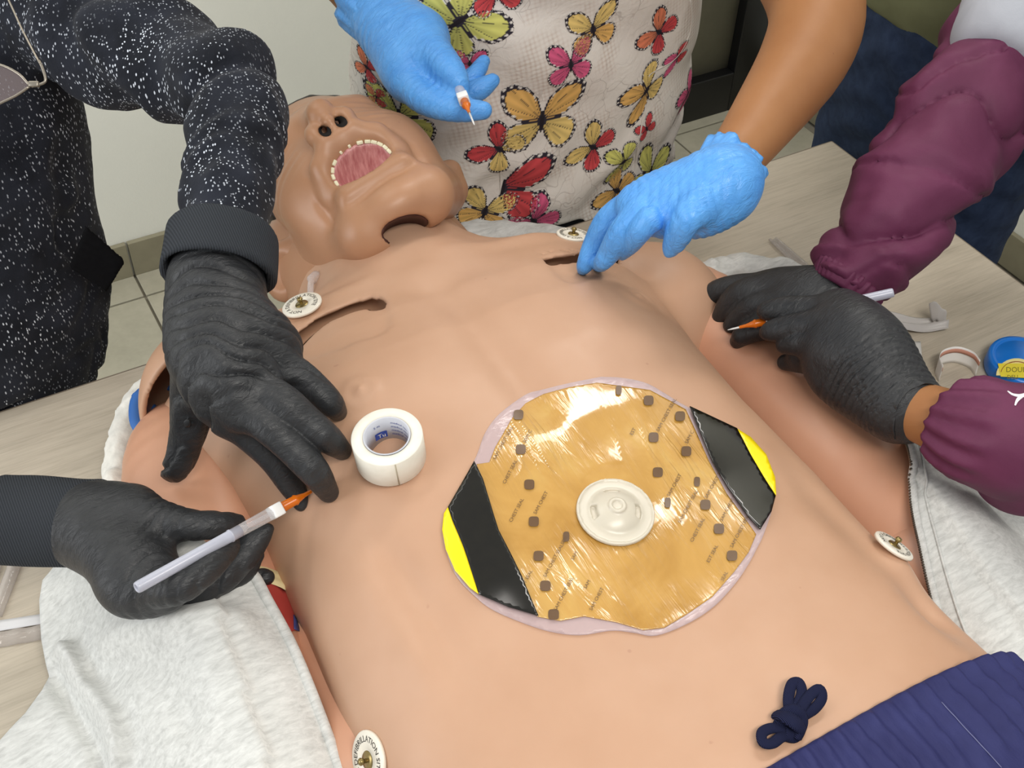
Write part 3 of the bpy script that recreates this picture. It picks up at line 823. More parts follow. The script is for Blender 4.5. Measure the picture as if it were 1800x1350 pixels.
# right sleeve, cuff and glove
SR = [J(-140, 880, 70, z=.16), J(-60, 905, 72, z=.14), J(15, 915, 76, z=.13)]
s = limb_box([SR], .0035, .02); limb(s, SR, 10); s.warp(lambda x, y, z: .004 * vnoise(x * 40, y * 40, z * 40))
link('hoodie_sleeve', s.mesh('hoodie_sleeve'), M_FLECK, p1)
cuff('cuff', P(-5, 913, z=.130), P(180, 921, z=.132), pr(P(80, 913, z=.13), 72), pr(P(80, 913, z=.13), 70), M_CUFF, hd)
W = J(165, 925, 60, z=.135)
palm = [[J(120, 922, 56, z=.13), W, J(225, 935, 62, z=.140)], [W, J(225, 975, 60, z=.142), J(262, 1018, 48, z=.148)],
        [W, J(240, 900, 36, z=.152)], [J(220, 990, 50, z=.142), J(232, 1040, 34, z=.145)], [J(225, 1030, 38, z=.143), J(300, 1036, 32, z=.147)]]
fing = [[J(235, 902, 38, z=.155), J(290, 915, 31, z=.160), J(335, 923, 26, z=.162), J(385, 922, 22, z=.160), J(416, 917, 14, z=.155)],
        [J(300, 1046, 26, z=.125), J(370, 1028, 26, z=.128), J(420, 985, 26, z=.135), J(450, 950, 21, z=.142), J(471, 930, 10, z=.148)],
        [J(262, 1036, 30, z=.155), J(310, 1032, 30, z=.170), J(360, 1000, 27, z=.172), J(394, 967, 22, z=.168), J(408, 956, 14, z=.165)],
        [J(300, 1046, 24, z=.12), J(370, 1032, 22, z=.118), J(425, 1006, 20, z=.118), J(450, 975, 14, z=.124)],
        [J(320, 1046, 20, z=.11), J(390, 1022, 19, z=.106), J(440, 1015, 18, z=.104), J(468, 1015, 14, z=.104)]]
def post2(s): creases(s, (P(165, 925, z=.15), P(410, 925, z=.16)), .0030, 330, .045, .11, .6, 3.)
g2 = hand('glove', M_NITBLACK, p1, palm, fing, post=post2, kf=.010); g2['label'] = 'black glove gripping the catheter needle'
# ------------------------------------------------------------------ person in the butterfly scrub top
def m_human():
    q = N('human_skin'); v = q.obj(); f = q.noise(v, 12, 4); g = q.noise(v, 700, 2); k = q.noise(v, 120, 1, .3)
    col = q.ramp(f, [(.3, srgb(150, 101, 62)), (.7, srgb(162, 113, 72))])
    col = q.mix(q.ramp(k, [(.82, 0.), (.84, .6)]), col, srgb(110, 66, 42))
    return q.out(col, .5, q.bump(g, .1, .0005), Subsurface_Weight=.05, Subsurface_Radius=(.006, .003, .002), Subsurface_Scale=1.0, Specular_IOR_Level=.35)
M_HUMAN = m_human()
p2 = tag(empty('person', (.30, .65, FZ)), 'person in a white butterfly-print scrub top and blue gloves behind the manikin', 'person')
LA = [((.47, .62, .62), .055), J(1330, -190, 92, d=1.16), J(1410, -60, 88, d=1.15), J(1436, 25, 84, d=1.10), J(1412, 105, 78, d=1.05), J(1345, 205, 62, d=.98), J(1275, 300, 46, d=.92), J(1245, 340, 40, d=.90)]
RA = [((.13, .62, .62), .055), J(430, -260, 60, d=1.08), J(520, -140, 60, d=1.10), J(610, -35, 48, d=1.13), J(650, 25, 38, d=1.14)]
TB = [((.30, .66, -.10), .18), ((.30, .655, .2), .175), ((.30, .65, .45), .175), ((.30, .65, .62), .13)]
s = limb_box([LA, RA, TB], .0055, .02)
limb(s, TB, 10, 0, flat=(np.array([0, 1., 0]), 1.9)); 
for c in (LA, RA):
    g = Sdf(s.lo, s.lo + (s.n - 1) * s.h, s.h); limb(g, c, 26); s.d = smin(s.d, g.d[tuple(slice(0, q) for q in s.d.shape)], .02)
body2 = link('body', s.mesh('body', 2), M_HUMAN, p2); body2['label'] = 'bare tan forearms'
# scrub top
def m_scrub():
    q = N('scrub_print_cloth'); v = q.obj()
    def hatch(d, sc, ph):
        wv = q.n('ShaderNodeTexWave', bands_direction=d); wv.inputs['Scale'].default_value = sc; wv.inputs['Distortion'].default_value = 1.4; wv.inputs['Detail'].default_value = 2; wv.inputs['Phase Offset'].default_value = ph
        q.l(q.obj((1, 1, 1), (0, .25, 0)), wv.inputs['Vector']); return q.ramp(wv.outputs['Fac'], [(.45, 0.), (.75, 1.)])
    pl = q.math('ADD', hatch('X', 62, 0), hatch('Z', 62, 1)); pt = q.ramp(q.noise(v, 16, 2), [(.47, 0.), (.6, 1.)])
    base = q.mix(q.math('MULTIPLY', q.math('MULTIPLY', pl, pt), .30), srgb(236, 230, 222), srgb(200, 180, 165))
    base = q.mix(q.ramp(q.noise(v, 7, 3), [(.5, 0.), (.75, .35)]), base, srgb(206, 186, 178))
    # thin drawn flower lines
    vo = q.n('ShaderNodeTexVoronoi', feature='DISTANCE_TO_EDGE'); vo.inputs['Scale'].default_value = 34
    wz = q.n('ShaderNodeTexNoise'); wz.inputs['Scale'].default_value = 18; q.l(v, wz.inputs['Vector'])
    ad = q.n('ShaderNodeMix', data_type='VECTOR'); ad.inputs[0].default_value = .09
    q.l(v, ad.inputs[4]); q.l(wz.outputs['Color'], ad.inputs[5]); q.l(ad.outputs[1], vo.inputs['Vector'])
    ln = q.ramp(vo.outputs['Distance'], [(.010, 1.), (.022, 0.)]); lp = q.ramp(q.noise(v, 9, 2), [(.48, 0.), (.55, .28)])
    base = q.mix(q.math('MULTIPLY', ln, lp), base, srgb(120, 100, 92))
    b1 = q.noise(q.obj((1, 1, 1)), 22, 4, .6, .6); b2 = q.noise(v, 900, 1)
    return q.out(base, .85, q.bump(b1, .35, .008, q.bump(b2, .15, .0006)), Specular_IOR_Level=.2)
M_SCRUB = m_scrub()
TS_ = [((.305, .665, -.10), .222), ((.305, .66, .05), .220), ((.302, .652, .2), .217), ((.298, .648, .35), .215), ((.295, .645, .50), .212), ((.30, .65, .62), .17)]
s = limb_box([TS_], .0042, .03)
limb(s, TS_, 14, 0, flat=(np.array([0, 1., 0]), 1.75))
for c in (LA, RA):
    a = np.asarray(c[0][0]); b = a + .45 * (np.asarray(c[1][0]) - a); s.cone(a, b, .075, .085, .04)
s.put(lambda X, Y, Z: (Z + .022 - .05 * sstep(.40, .55, X) + .012 * np.sin(X * 30)) + 0 * Y, (-.5, .2, -.6), (1.2, 1.2, 1.), 0, 'cut') if False else None
hem = lambda X: -.022 - .030 * sstep(.18, .42, X) + .004 * np.sin(X * 42)
s.put(lambda X, Y, Z: (Z - hem(X)) + 0 * Y, (-.5, .2, -.6), (1.2, 1.2, 0.1), 0, 'cut')
def scrubfold(x, y, z):
    n = vnoise(x * 9, y * 9, z * 9); m_ = vnoise(x * 20 + 7, y * 20, z * 20)
    t = z + .55 * (x - .3)                                     # folds sweep down from upper left to the right
    f = .0055 * np.sin(t * 52 + 2.2 * n) * sstep(.05, .2, z) + .005 * np.sin((z - .35 * (x - .3)) * 78 + 2 * m_) * (1 - sstep(.06, .16, z))
    return f + .003 * m_
s.warp(scrubfold)
st = link('scrub_top', s.mesh('scrub_top', 2), M_SCRUB, p2); st['label'] = 'pale scrub top printed with butterflies'
BS = BVHTree.FromPolygons([Vector(v) for v in s.V], [tuple(q) for q in s.Q])
# trousers of that person
s = Sdf((.06, .48, FZ), (.55, .86, .02), .008)
for x in (.20, .40): limb(s, [((x, .68, FZ + .07), .055), ((x, .67, -.45), .075), ((x, .665, -.13), .095)], 10)
for x in (.20, .40): s.cone((x, .64, FZ + .04), (x, .56, FZ + .03), .045, .035, .02)
s.ell((.30, .66, -.08), (.19, .105, .12), .03)
link('trousers', s.mesh('trousers'), plain('navy_scrub_cloth', (16, 17, 26), .9), p2)
# side slit edge: a raised welt running down the cloth
def on(bv, px, py, off=.0):
    r = (px - CX) / F * AX + (py - CY) / F * AY + AF
    h, n, i, d = bv.ray_cast(Vector(CAM), Vector(norm(r)))
    if h is None: return None, None
    n = np.array(n); n = n if n @ r < 0 else -n
    return np.array(h) + off * n, n
M_WELT = plain('scrub_welt', (222, 216, 208), .85)
for line in ([(1213, 0), (1216, 30), (1212, 58), (1198, 88), (1180, 108), (1150, 125), (1140, 132)], [(1140, 132), (1133, 190), (1125, 235), (1116, 290), (1106, 325)], [(880, 300), (879, 330), (877, 365), (880, 395)]):
    pts = [on(BS, *q, off=.0002)[0] for q in line]; pts = [p for p in pts if p is not None]
    if len(pts) > 2: link('seam', tube('seam', spline(pts, 30), .0011 if line[0][0] > 900 else .0006, 6), M_WELT, st)

# butterflies printed on the cloth
WU = np.array([(.0, .0), (.0, .22), (.12, .60), (.38, .92), (.74, 1.03), (1.0, .92), (1.03, .62), (.92, .30), (.60, .07), (.2, -.04)])
WLw = np.array([(.0, .05), (.30, .02), (.64, .03), (.88, -.08), (.96, -.34), (.84, -.64), (.58, -.82), (.30, -.74), (.10, -.42), (.0, -.15)])
def bfly_cols(a, b, c1, c2, dark, half):
    """colour and mask of the print at design coordinates"""
    x = np.abs(a); col = np.tile(np.array(dark, np.float32), (a.size, 1)).reshape(a.shape + (4,)); mask = np.zeros(a.shape, bool)
    for poly, cc, base in ((WU, c1, (.05, .08)), (WLw, c2, (.06, -.05))):
        sd = poly_sd(poly, x, b); inside = sd < 0; mask |= inside
        ang = np.arctan2(b - base[1], x - base[0]); rad = np.hypot(x - base[0], b - base[1])
        cell = (sd < -.055 - .16 * np.clip(rad - .55, 0, .6)) & inside
        vein = (np.abs(((ang * 2.4) % 1) - .5) > .5 - .022 / np.maximum(rad * 2.4 * .6, .05))
        sh = (1.0 - .30 * np.clip(1 - rad * 1.3, 0, 1) + .12 * np.sin(ang * 22) * (rad > .25))[..., None]
        cv = np.clip(np.array(cc, np.float32) * sh, 0, 1); cv[..., 3] = 1
        col = np.where((cell & ~vein)[..., None], cv, col)
        dot = inside & (sd < -.03) & (sd > -.085) & ((np.abs(((ang * 7.5) % 1) - .5) < .22)) & (rad > .45)
        col = np.where(dot[..., None], np.array(srgb(236, 230, 222), np.float32), col)
    bd = np.hypot(x / .05, (b + .03) / .30) < 1; mask |= bd
    col = np.where(bd[..., None], np.array(srgb(40, 34, 40), np.float32), col)
    ant = (np.abs(x - (.03 + .45 * np.clip((b - .25) / .65, 0, 1) ** 1.6)) < .014) & (b > .22) & (b < .92)
    mask |= ant
    if half: mask &= (a * half > -.02)
    return col, mask
M_PRINT = attr_mat('butterfly_ink', .85, Specular_IOR_Level=.2)
LIME, YEL, ORA, PINK, RED, CORAL = srgb(216, 214, 120), srgb(236, 206, 128), srgb(232, 184, 108), srgb(220, 98, 138), srgb(208, 78, 82), srgb(230, 136, 102)
DK = srgb(52, 48, 58)
def butterfly(px, py, span, rot, c1, c2, squash=1.0, half=0, n=74):
    p, nn = on(BS, px, py)
    if p is None: return
    e1 = norm(AX - (AX @ nn) * nn); e2 = np.cross(nn, e1); e2 = e2 if e2 @ -AY > 0 else -e2
    c, q = math.cos(math.radians(rot)), math.sin(math.radians(rot)); f1 = c * e1 + q * e2; f2 = -q * e1 + c * e2
    R = span * 1.1 * depth(p) / F
    g = np.linspace(-1.06, 1.06, n); A, B = np.meshgrid(g, np.linspace(-.8, 1.02, int(n * .86)), indexing='ij')
    col, mask = bfly_cols(A, B, c1, c2, DK, half)
    fm = mask[:-1, :-1] & mask[1:, :-1] & mask[1:, 1:] & mask[:-1, 1:]
    need = np.zeros(A.shape, bool)
    for di in (0, 1):
        for dj in (0, 1): need[di:di + fm.shape[0], dj:dj + fm.shape[1]] |= fm
    idx = np.full(A.shape, -1); V = []; C = []; back = Vector(-nn)
    for i, j in np.argwhere(need):
        w_ = p + R * (A[i, j] * squash * f1 + B[i, j] * f2)
        h, hn, _, d = BS.ray_cast(Vector(w_ + nn * .04), back, .09)
        if h is None: continue
        hn = np.array(hn); hn = hn if hn @ nn > 0 else -hn
        idx[i, j] = len(V); V.append(np.array(h) + hn * .0009); C.append(col[i, j])
    fs = []
    for i, j in np.argwhere(fm):
        t = (idx[i, j], idx[i + 1, j], idx[i + 1, j + 1], idx[i, j + 1])
        if min(t) >= 0: fs.append(t)
    if not fs: return
    me = mesh_np('butterfly_print', V, np.array(fs))
    a = me.color_attributes.new('col', 'FLOAT_COLOR', 'POINT'); a.data.foreach_set('color', np.array(C, np.float32).ravel())
    link('butterfly_print', me, M_PRINT, st)
for b in [(806, 38, 70, -58, LIME, LIME), (872, -12, 46, 8, PINK, RED), (1042, 52, 47, 10, YEL, ORA), (1003, 114, 43, 4, PINK, PINK), (1158, 56, 48, 50, CORAL, RED, .8),
          (952, 212, 70, -4, ORA, YEL), (878, 262, 44, 52, RED, YEL), (1042, 258, 44, 52, YEL, RED), (1136, 158, 56, 118, ORA, YEL, .8), (703, 206, 62, 4, LIME, LIME),
          (646, 118, 34, 70, CORAL, RED, .7), (826, 112, 30, 0, PINK, PINK), (1208, 165, 50, 100, PINK, PINK, .6), (882, 332, 76, -12, RED, RED, 1, 1), (938, 388, 46, 30, PINK, PINK),
          (852, 372, 46, -20, YEL, ORA), (1142, 306, 52, -20, LIME, LIME, .9), (1084, 335, 40, 62, ORA, ORA), (1096, 284, 38, 90, LIME, LIME, .9), (1136, 226, 22, 30, RED, RED), (662, 170, 26, 90, CORAL, RED, .7), (1190, 100, 40, 95, PINK, RED, .5)]:
    butterfly(*b)

# her gloves
def rolled(s, a, b, r): pass
W = J(690, 50, 50, d=1.12)
palm = [[J(655, 15, 50, d=1.135), W, J(722, 105, 46, d=1.09)], [W, J(712, 110, 40, d=1.09), J(718, 150, 28, d=1.075)], [W, J(745, 70, 42, d=1.09)], [J(720, 110, 40, d=1.085), J(745, 150, 26, d=1.08)]]
fing = [[J(740, 62, 38, d=1.09), J(765, 95, 30, d=1.065), J(788, 122, 26, d=1.05), J(803, 142, 20, d=1.045), J(810, 153, 14, d=1.045)],
        [J(715, 138, 28, d=1.075), J(740, 168, 27, d=1.06), J(775, 186, 23, d=1.05), J(815, 193, 20, d=1.045), J(849, 194, 15, d=1.045)],
        [J(760, 150, 20, d=1.10), J(805, 168, 18, d=1.085), J(840, 158, 18, d=1.08), J(866, 142, 12, d=1.08)],
        [J(765, 135, 20, d=1.10), J(808, 148, 16, d=1.09), J(835, 130, 15, d=1.09), J(850, 108, 11, d=1.095)],
        [J(745, 150, 18, d=1.11), J(785, 180, 16, d=1.10), J(820, 178, 14, d=1.10), J(838, 172, 11, d=1.10)]]
def post3(s): creases(s, (P(660, 20, d=1.13), P(770, 130, d=1.07)), .0022, 260, .0, .055, .3, 8.); creases(s, (P(715, 138, d=1.07), P(849, 194, d=1.04)), .0014, 420, .01, .09, .2, 2.)
g3 = hand('glove', M_NITBLUE, p2, palm, fing, post=post3, kf=.012); g3['label'] = 'blue glove holding a catheter needle'
cuff('glove_cuff', P(637, 2, d=1.145), P(668, 42, d=1.13), pr(W[0], 58), pr(W[0], 54), M_NITBLUE, g3) if False else None
W = J(1262, 330, 54, d=.90)
palm = [[J(1283, 312, 56, d=.905), W, J(1195, 352, 44, d=.905), J(1125, 366, 30, d=.91)], [W, J(1190, 345, 42, d=.91), J(1115, 360, 28, d=.915)],
        [W, J(1200, 366, 38, d=.90), J(1145, 380, 24, d=.905)], [W, J(1225, 372, 36, d=.89)]]
fing = [[J(1226, 366, 32, d=.872), J(1208, 384, 25, d=.866), J(1196, 408, 22, d=.876), J(1183, 430, 18, d=.89), J(1175, 443, 10, d=.895)],
        [J(1116, 356, 26, d=.925), J(1072, 388, 24, d=.94), J(1046, 428, 19, d=.955), J(1029, 464, 14, d=.958), JC(1022, 481, 8)],
        [J(1126, 374, 25, d=.90), J(1096, 406, 23, d=.908), J(1074, 440, 19, d=.925), J(1058, 462, 14, d=.938), JC(1048, 473, 9)],
        [J(1142, 386, 22, d=.885), J(1124, 406, 20, d=.892), J(1108, 428, 17, d=.91), J(1094, 446, 11, d=.93)],
        [J(1150, 368, 20, d=.93), J(1128, 388, 17, d=.94), J(1112, 408, 14, d=.95), J(1100, 428, 11, d=.957)]]
def post4(s): creases(s, (P(1290, 310, d=.9), P(1110, 375, d=.9)), .0020, 400, .01, .075, .25, 4.)
g4 = hand('glove', M_NITBLUE, p2, palm, fing, post=post4, kf=.008, k=.004); g4['label'] = 'blue glove reaching under the shoulder skin'
def glove_cuff(parent, a, b, ra, rb, amp=.003):
    """flared, puckered end of a thin glove"""
    a, b = np.asarray(a), np.asarray(b); t = norm(b - a); L = np.linalg.norm(b - a)
    s1 = norm(np.cross(t, [0, 0, 1])); s2 = np.cross(t, s1); n, m_ = 72, 14; V, f = [], []
    for side in (0, 1):
        for i in range(m_):
            u_ = i / (m_ - 1)
            for j in range(n):
                q = 2 * math.pi * j / n; r = ra + (rb - ra) * u_ - side * .0008
                r += amp * u_ * (math.sin(7 * q + 1) * .5 + math.sin(12 * q + 3 * u_) * .35 + math.sin(19 * q) * .25)
                V.append(a + t * (L * u_ + .006 * u_ * math.sin(2 * q + .5)) + r * (math.cos(q) * s1 + math.sin(q) * s2))
    K_ = m_ * n
    for i in range(m_ - 1):
        for j in range(n):
            j2 = (j + 1) % n
            f.append((i * n + j, i * n + j2, (i + 1) * n + j2, (i + 1) * n + j)); f.append((K_ + i * n + j2, K_ + i * n + j, K_ + (i + 1) * n + j, K_ + (i + 1) * n + j2))
    for j in range(n):
        j2 = (j + 1) % n; i = m_ - 1; f.append((i * n + j, i * n + j2, K_ + i * n + j2, K_ + i * n + j))
    return link('glove_cuff', mesh_np('glove_cuff', V, np.array(f)), parent.data.materials[0], parent)
glove_cuff(g4, P(1255, 335, d=.90), P(1288, 288, d=.925), pr(W[0], 56), pr(W[0], 63))
glove_cuff(g3, P(685, 52, d=1.12), P(643, 6, d=1.14), pr(P(650, 15, d=1.13), 52), pr(P(650, 15, d=1.13), 60))

# ------------------------------------------------------------------ person in maroon sleeves
def m_cloth(name, a, b, sc=25, bump=.3, fine=900, rough=.8, dist=.004):
    q = N(name); v = q.obj(); f = q.noise(v, sc, 4, .6, .5); g = q.noise(v, fine, 2)
    return q.out(q.ramp(f, [(.3, srgb(*a)), (.7, srgb(*b))]), rough, q.bump(f, bump, dist, q.bump(g, .2, .0006)), Specular_IOR_Level=.25)
M_MAROON = m_cloth('maroon_poplin', (88, 38, 64), (102, 48, 77), 14, .35, rough=.62)
M_TEE = m_cloth('pale_grey_tee', (160, 163, 171), (172, 175, 183), 20, .2)
p3 = tag(empty('person', (.92, .0, FZ)), 'person in wrinkled maroon sleeves and black gloves reaching in from the right', 'person')
MU = [J(1478, 512, 50, d=1.00), J(1492, 495, 60, d=1.0), J(1520, 458, 78, d=1.0), J(1562, 395, 94, d=1.01), J(1615, 315, 103, d=1.03), J(1680, 225, 114, d=1.05), J(1755, 140, 125, d=1.08), J(1850, 40, 132, d=1.10), ((.84, .19, .42), .062)]
ML = [J(1664, 735, 60, d=.87), J(1690, 748, 82, d=.86), J(1735, 762, 97, d=.855), J(1800, 778, 103, d=.86), J(1900, 794, 108, d=.89), ((.62, -.22, .26), .065), ((.86, -.18, .42), .08)]
def sleeve(name, pts, mat, parent, folds, h=.0032):
    s = limb_box([pts], h, .02); limb(s, pts, 30); s.warp(folds); o_, t_ = pts[0][0], norm(pts[1][0] - pts[0][0])
    s.put(lambda X, Y, Z: (X - o_[0]) * t_[0] + (Y - o_[1]) * t_[1] + (Z - o_[2]) * t_[2] - .002, s.lo, s.lo + s.n * h, .004, 'cut'); return link(name, s.mesh(name, 1), mat, parent)
def foldU(x, y, z):
    a, b = MU[1][0], MU[6][0]; t = norm(b - a); q = (x - a[0]) * t[0] + (y - a[1]) * t[1] + (z - a[2]) * t[2]
    n = vnoise(x * 22 + 3, y * 22, z * 22); n2 = vnoise(x * 48, y * 48 + 2, z * 48)
    sd = norm(np.cross(t, AF)); e = (x - a[0]) * sd[0] + (y - a[1]) * sd[1] + (z - a[2]) * sd[2]
    r = 1 - np.abs(np.sin((q + .75 * e) * 50 + 2.8 * n))                        # sharp drapes running aslant
    g = .0052 * np.sin((q + .75 * e) * 50 + 2.8 * n + 1.2) - .0075 * r ** 3 + .002 * n2 * sstep(.02, .06, q)
    return g + .0025 * n2 * (1 - sstep(.03, .07, q)) + .0035 * np.sin(q * 240 + 3 * n2) * (1 - sstep(.0, .03, q))
def foldL(x, y, z):
    a, b = ML[0][0], ML[3][0]; t = norm(b - a); q = (x - a[0]) * t[0] + (y - a[1]) * t[1] + (z - a[2]) * t[2]
    n = vnoise(x * 24 + 1, y * 24, z * 24 + 5)
    ang = np.arctan2(z - a[2] - q * t[2], (x - a[0] - q * t[0]) * -t[1] + (y - a[1] - q * t[1]) * t[0])
    return .0028 * np.sin(ang * 15 + 2 * n) * (1 - sstep(.01, .035, q)) + .004 * n * sstep(.02, .05, q)
sU = sleeve('maroon_sleeve', MU, M_MAROON, p3, foldU)
sL = sleeve('maroon_sleeve', ML, M_MAROON, p3, foldL)
def band(parent, a, b, ra, rb, mat, name='elastic_cuff', nr=30, amp=.0022):
    a, b = np.asarray(a), np.asarray(b); t = norm(b - a); L = np.linalg.norm(b - a)
    s1 = norm(np.cross(t, [0, 0, 1])); s2 = np.cross(t, s1); n, V, f = nr * 4, [], []; prof = [(0, -.004), (0, 0), (.12, .0015), (.5, .002), (.88, .0015), (1, 0), (1, -.006)]
    for (u_, o_) in prof:
        for j in range(n):
            q = 2 * math.pi * j / n; r = ra + (rb - ra) * u_ + o_ + amp * (.3 + u_) * math.sin(nr * q + 2 * math.sin(3 * q)) * (.6 + .4 * math.sin(5 * q))
            V.append(a + t * L * u_ + r * (math.cos(q) * s1 + math.sin(q) * s2))
    for i in range(len(prof) - 1):
        for j in range(n): f.append((i * n + j, i * n + (j + 1) % n, (i + 1) * n + (j + 1) % n, (i + 1) * n + j))
    return link(name, mesh_np(name, V, np.array(f)), mat, parent)
band(sL, P(1660, 732, d=.872), P(1692, 745, d=.865), pr(P(1660, 732, d=.87), 66), pr(P(1660, 732, d=.87), 76), M_MAROON)
band(sU, P(1474, 516, d=1.0), P(1494, 490, d=1.0), pr(P(1480, 505, d=1.0), 56), pr(P(1480, 505, d=1.0), 64), M_MAROON)
BL_ = BVHTree.FromPolygons([v.co.copy() for v in sL.data.vertices], [tuple(p.vertices) for p in sL.data.polygons])
for line in ([(1771, 688), (1780, 694), (1793, 696), (1808, 692)], [(1784, 713), (1788, 704), (1796, 697), (1806, 694)]):
    q_ = [on(BL_, *v, off=.0004)[0] for v in line]
    if all(v is not None for v in q_): link('sleeve_logo', tube('sleeve_logo', spline(q_, 16), np.interp(np.linspace(0, 1, 16), [0, .5, 1], [.0006, .0016, .0014]), 6, flat=.4), plain('white_embroidery', (240, 236, 238), .7), sL)
# T-shirt over the sleeves: short sleeve and trunk
TQ = [((.545 + .02, .242, .300), .082)]
s = Sdf((.45, -.45, -.15), (1.15, .45, .66), .0065)
a0, a1 = P(1800, 70, d=1.055), P(1880, -40, d=1.08)
limb(s, [(a0, pr(a0, 122)), (a1, pr(a1, 150)), ((.74, .20, .38), .10), ((.86, .20, .44), .105), ((.93, .05, .48), .11)], 14)
ta = norm(a1 - a0); tc = P(1770, 92, d=1.02)
s.put(lambda X, Y, Z: (X - tc[0]) * ta[0] + (Y - tc[1]) * ta[1] + (Z - tc[2]) * ta[2], s.lo, a0 + np.array([.2, .2, .2]), .003, 'cut')
limb(s, [((.70, -.2, .35), .085), ((.86, -.18, .44), .10), ((.93, -.05, .48), .11)], 10, .01)
limb(s, [((.98, .0, -.10), .17), ((.97, .0, .15), .17), ((.93, .0, .40), .16)], 10, .03)
s.warp(lambda x, y, z: .003 * vnoise(x * 25, y * 25, z * 25))
link('tee', s.mesh('tee', 2), M_TEE, p3)
s = Sdf((.8, -.24, FZ), (1.2, .24, -.02), .009)
for y in (-.1, .1): limb(s, [((.98, y, FZ + .07), .055), ((.98, y, -.45), .075), ((.98, y * .95, -.10), .095)], 10)
for y in (-.1, .1): s.cone((.95, y, FZ + .04), (.87, y, FZ + .03), .045, .035, .02)
link('trousers', s.mesh('trousers'), M_BLACKCLOTH, p3)
# wrists of bare skin
s = limb_box([[J(1590, 712, 56, d=.90), J(1690, 752, 56, d=.86)]], .003); limb(s, [J(1585, 710, 50, d=.90), J(1625, 727, 54, d=.885), J(1690, 752, 62, d=.86)], 8)
link('wrist', s.mesh('wrist'), M_HUMAN, p3)
w2 = [J(1440, 520, 32, d=1.0), J(1470, 514, 36, d=1.0), J(1500, 485, 44, d=1.0)]
s = limb_box([w2], .003); limb(s, w2, 8); link('wrist', s.mesh('wrist'), M_HUMAN, p3)
# front glove
W = J(1575, 706, 52, d=.905)
palm = [[J(1600, 716, 58, d=.897), W, J(1535, 640, 62, d=.92), J(1500, 590, 56, d=.94)], [W, J(1525, 610, 56, d=.93), J(1470, 545, 34, d=.955)], [W, J(1510, 610, 54, d=.93), J(1462, 580, 34, d=.945)], [W, J(1500, 640, 50, d=.93), J(1450, 612, 34, d=.94)], [W, J(1490, 670, 42, d=.935), J(1445, 640, 26, d=.95)]]
fing = [[J(1475, 650, 32, d=.945), J(1440, 640, 22, d=.96), J(1405, 636, 18, d=.975), J(1380, 637, 13, d=.985)],
        [J(1480, 545, 32, d=.955), J(1430, 545, 24, d=.962), J(1385, 544, 22, d=.97), J(1352, 546, 17, d=.975), J(1342, 549, 11, d=.978)],
        [J(1480, 576, 32, d=.94), J(1435, 572, 26, d=.947), J(1395, 575, 22, d=.955), J(1360, 581, 18, d=.962), J(1346, 585, 11, d=.966)],
        [J(1470, 608, 32, d=.938), J(1435, 602, 26, d=.945), J(1405, 602, 22, d=.952), J(1380, 606, 15, d=.96)],
        [J(1460, 630, 24, d=.95), J(1430, 618, 18, d=.96), J(1400, 622, 15, d=.968)]]
def post5(s): creases(s, (P(1600, 720, d=.89), P(1490, 590, d=.94)), .0036, 520, .005, .055, .12, 6.)
g5 = hand('glove', M_NITBLACK, p3, palm, fing, post=post5, kf=.008); g5['label'] = 'black glove with fingers bent around the catheter needle'
# rear glove
W = J(1462, 515, 34, d=1.005)
palm = [[J(1475, 512, 35, d=1.003), W, J(1410, 520, 36, d=1.01), J(1365, 520, 30, d=1.02)], [W, J(1400, 510, 28, d=1.02), J(1345, 506, 24, d=1.035)], [W, J(1400, 540, 30, d=1.005), J(1360, 550, 24, d=1.01)]]
fing = [[J(1420, 545, 26, d=.995), J(1375, 568, 22, d=1.0), J(1335, 580, 18, d=1.005), J(1302, 590, 13, d=1.01)],
        [J(1360, 505, 24, d=1.035), J(1305, 505, 22, d=1.045), J(1265, 512, 20, d=1.055), J(1240, 524, 14, d=1.06)],
        [J(1370, 515, 28, d=1.02), J(1322, 514, 27, d=1.025), J(1290, 532, 24, d=1.035), J(1268, 556, 15, d=1.045)],
        [J(1370, 535, 26, d=1.01), J(1330, 538, 24, d=1.015), J(1303, 556, 20, d=1.025), J(1285, 572, 13, d=1.03)],
        [J(1370, 550, 22, d=1.005), J(1340, 562, 20, d=1.01), J(1315, 582, 17, d=1.015), J(1296, 600, 12, d=1.02)]]
glove_cuff(g5, P(1578, 700, d=.90), P(1606, 722, d=.892), pr(P(1600, 716, d=.895), 58), pr(P(1600, 716, d=.895), 62), .0015)
g6 = hand('glove', M_NITBLACK, p3, palm, fing, kf=.008); g6['label'] = 'black glove resting against the flank'

# ------------------------------------------------------------------ person in olive shirt and jeans, beyond the table corner
M_OLIVE = m_cloth('olive_jersey', (104, 106, 78), (116, 118, 88), 12, .3)
M_DENIM = m_cloth('dark_denim', (36, 48, 74), (50, 64, 92), 60, .3, 1200, .9, .002)
p4 = tag(empty('person', (.92, .56, FZ)), 'person in an olive shirt and dark blue jeans beyond the far table corner', 'person')
s = Sdf((.72, .30, -.03), (1.14, .84, .62), .006)
limb(s, [((.93, .56, .02), .185), ((.93, .56, .2), .19), ((.92, .56, .42), .2), ((.92, .56, .56), .16)], 12, 0, flat=(np.array([1., 0, 0]), 1.35))
s.put(lambda X, Y, Z: (Z - .085 - .16 * (Y - .5)) + 0 * X, (.6, .2, -.2), (1.3, .95, .2), 0, 'cut')
s.warp(lambda x, y, z: .004 * np.sin((z + .3 * y) * 90 + 2 * vnoise(x * 12, y * 12, z * 12)) * (1 - sstep(.1, .25, z)) + .003 * vnoise(x * 20, y * 20, z * 20))
link('olive_shirt', s.mesh('olive_shirt', 2), M_OLIVE, p4)
s = Sdf((.70, .32, FZ), (1.14, .82, .19), .007)
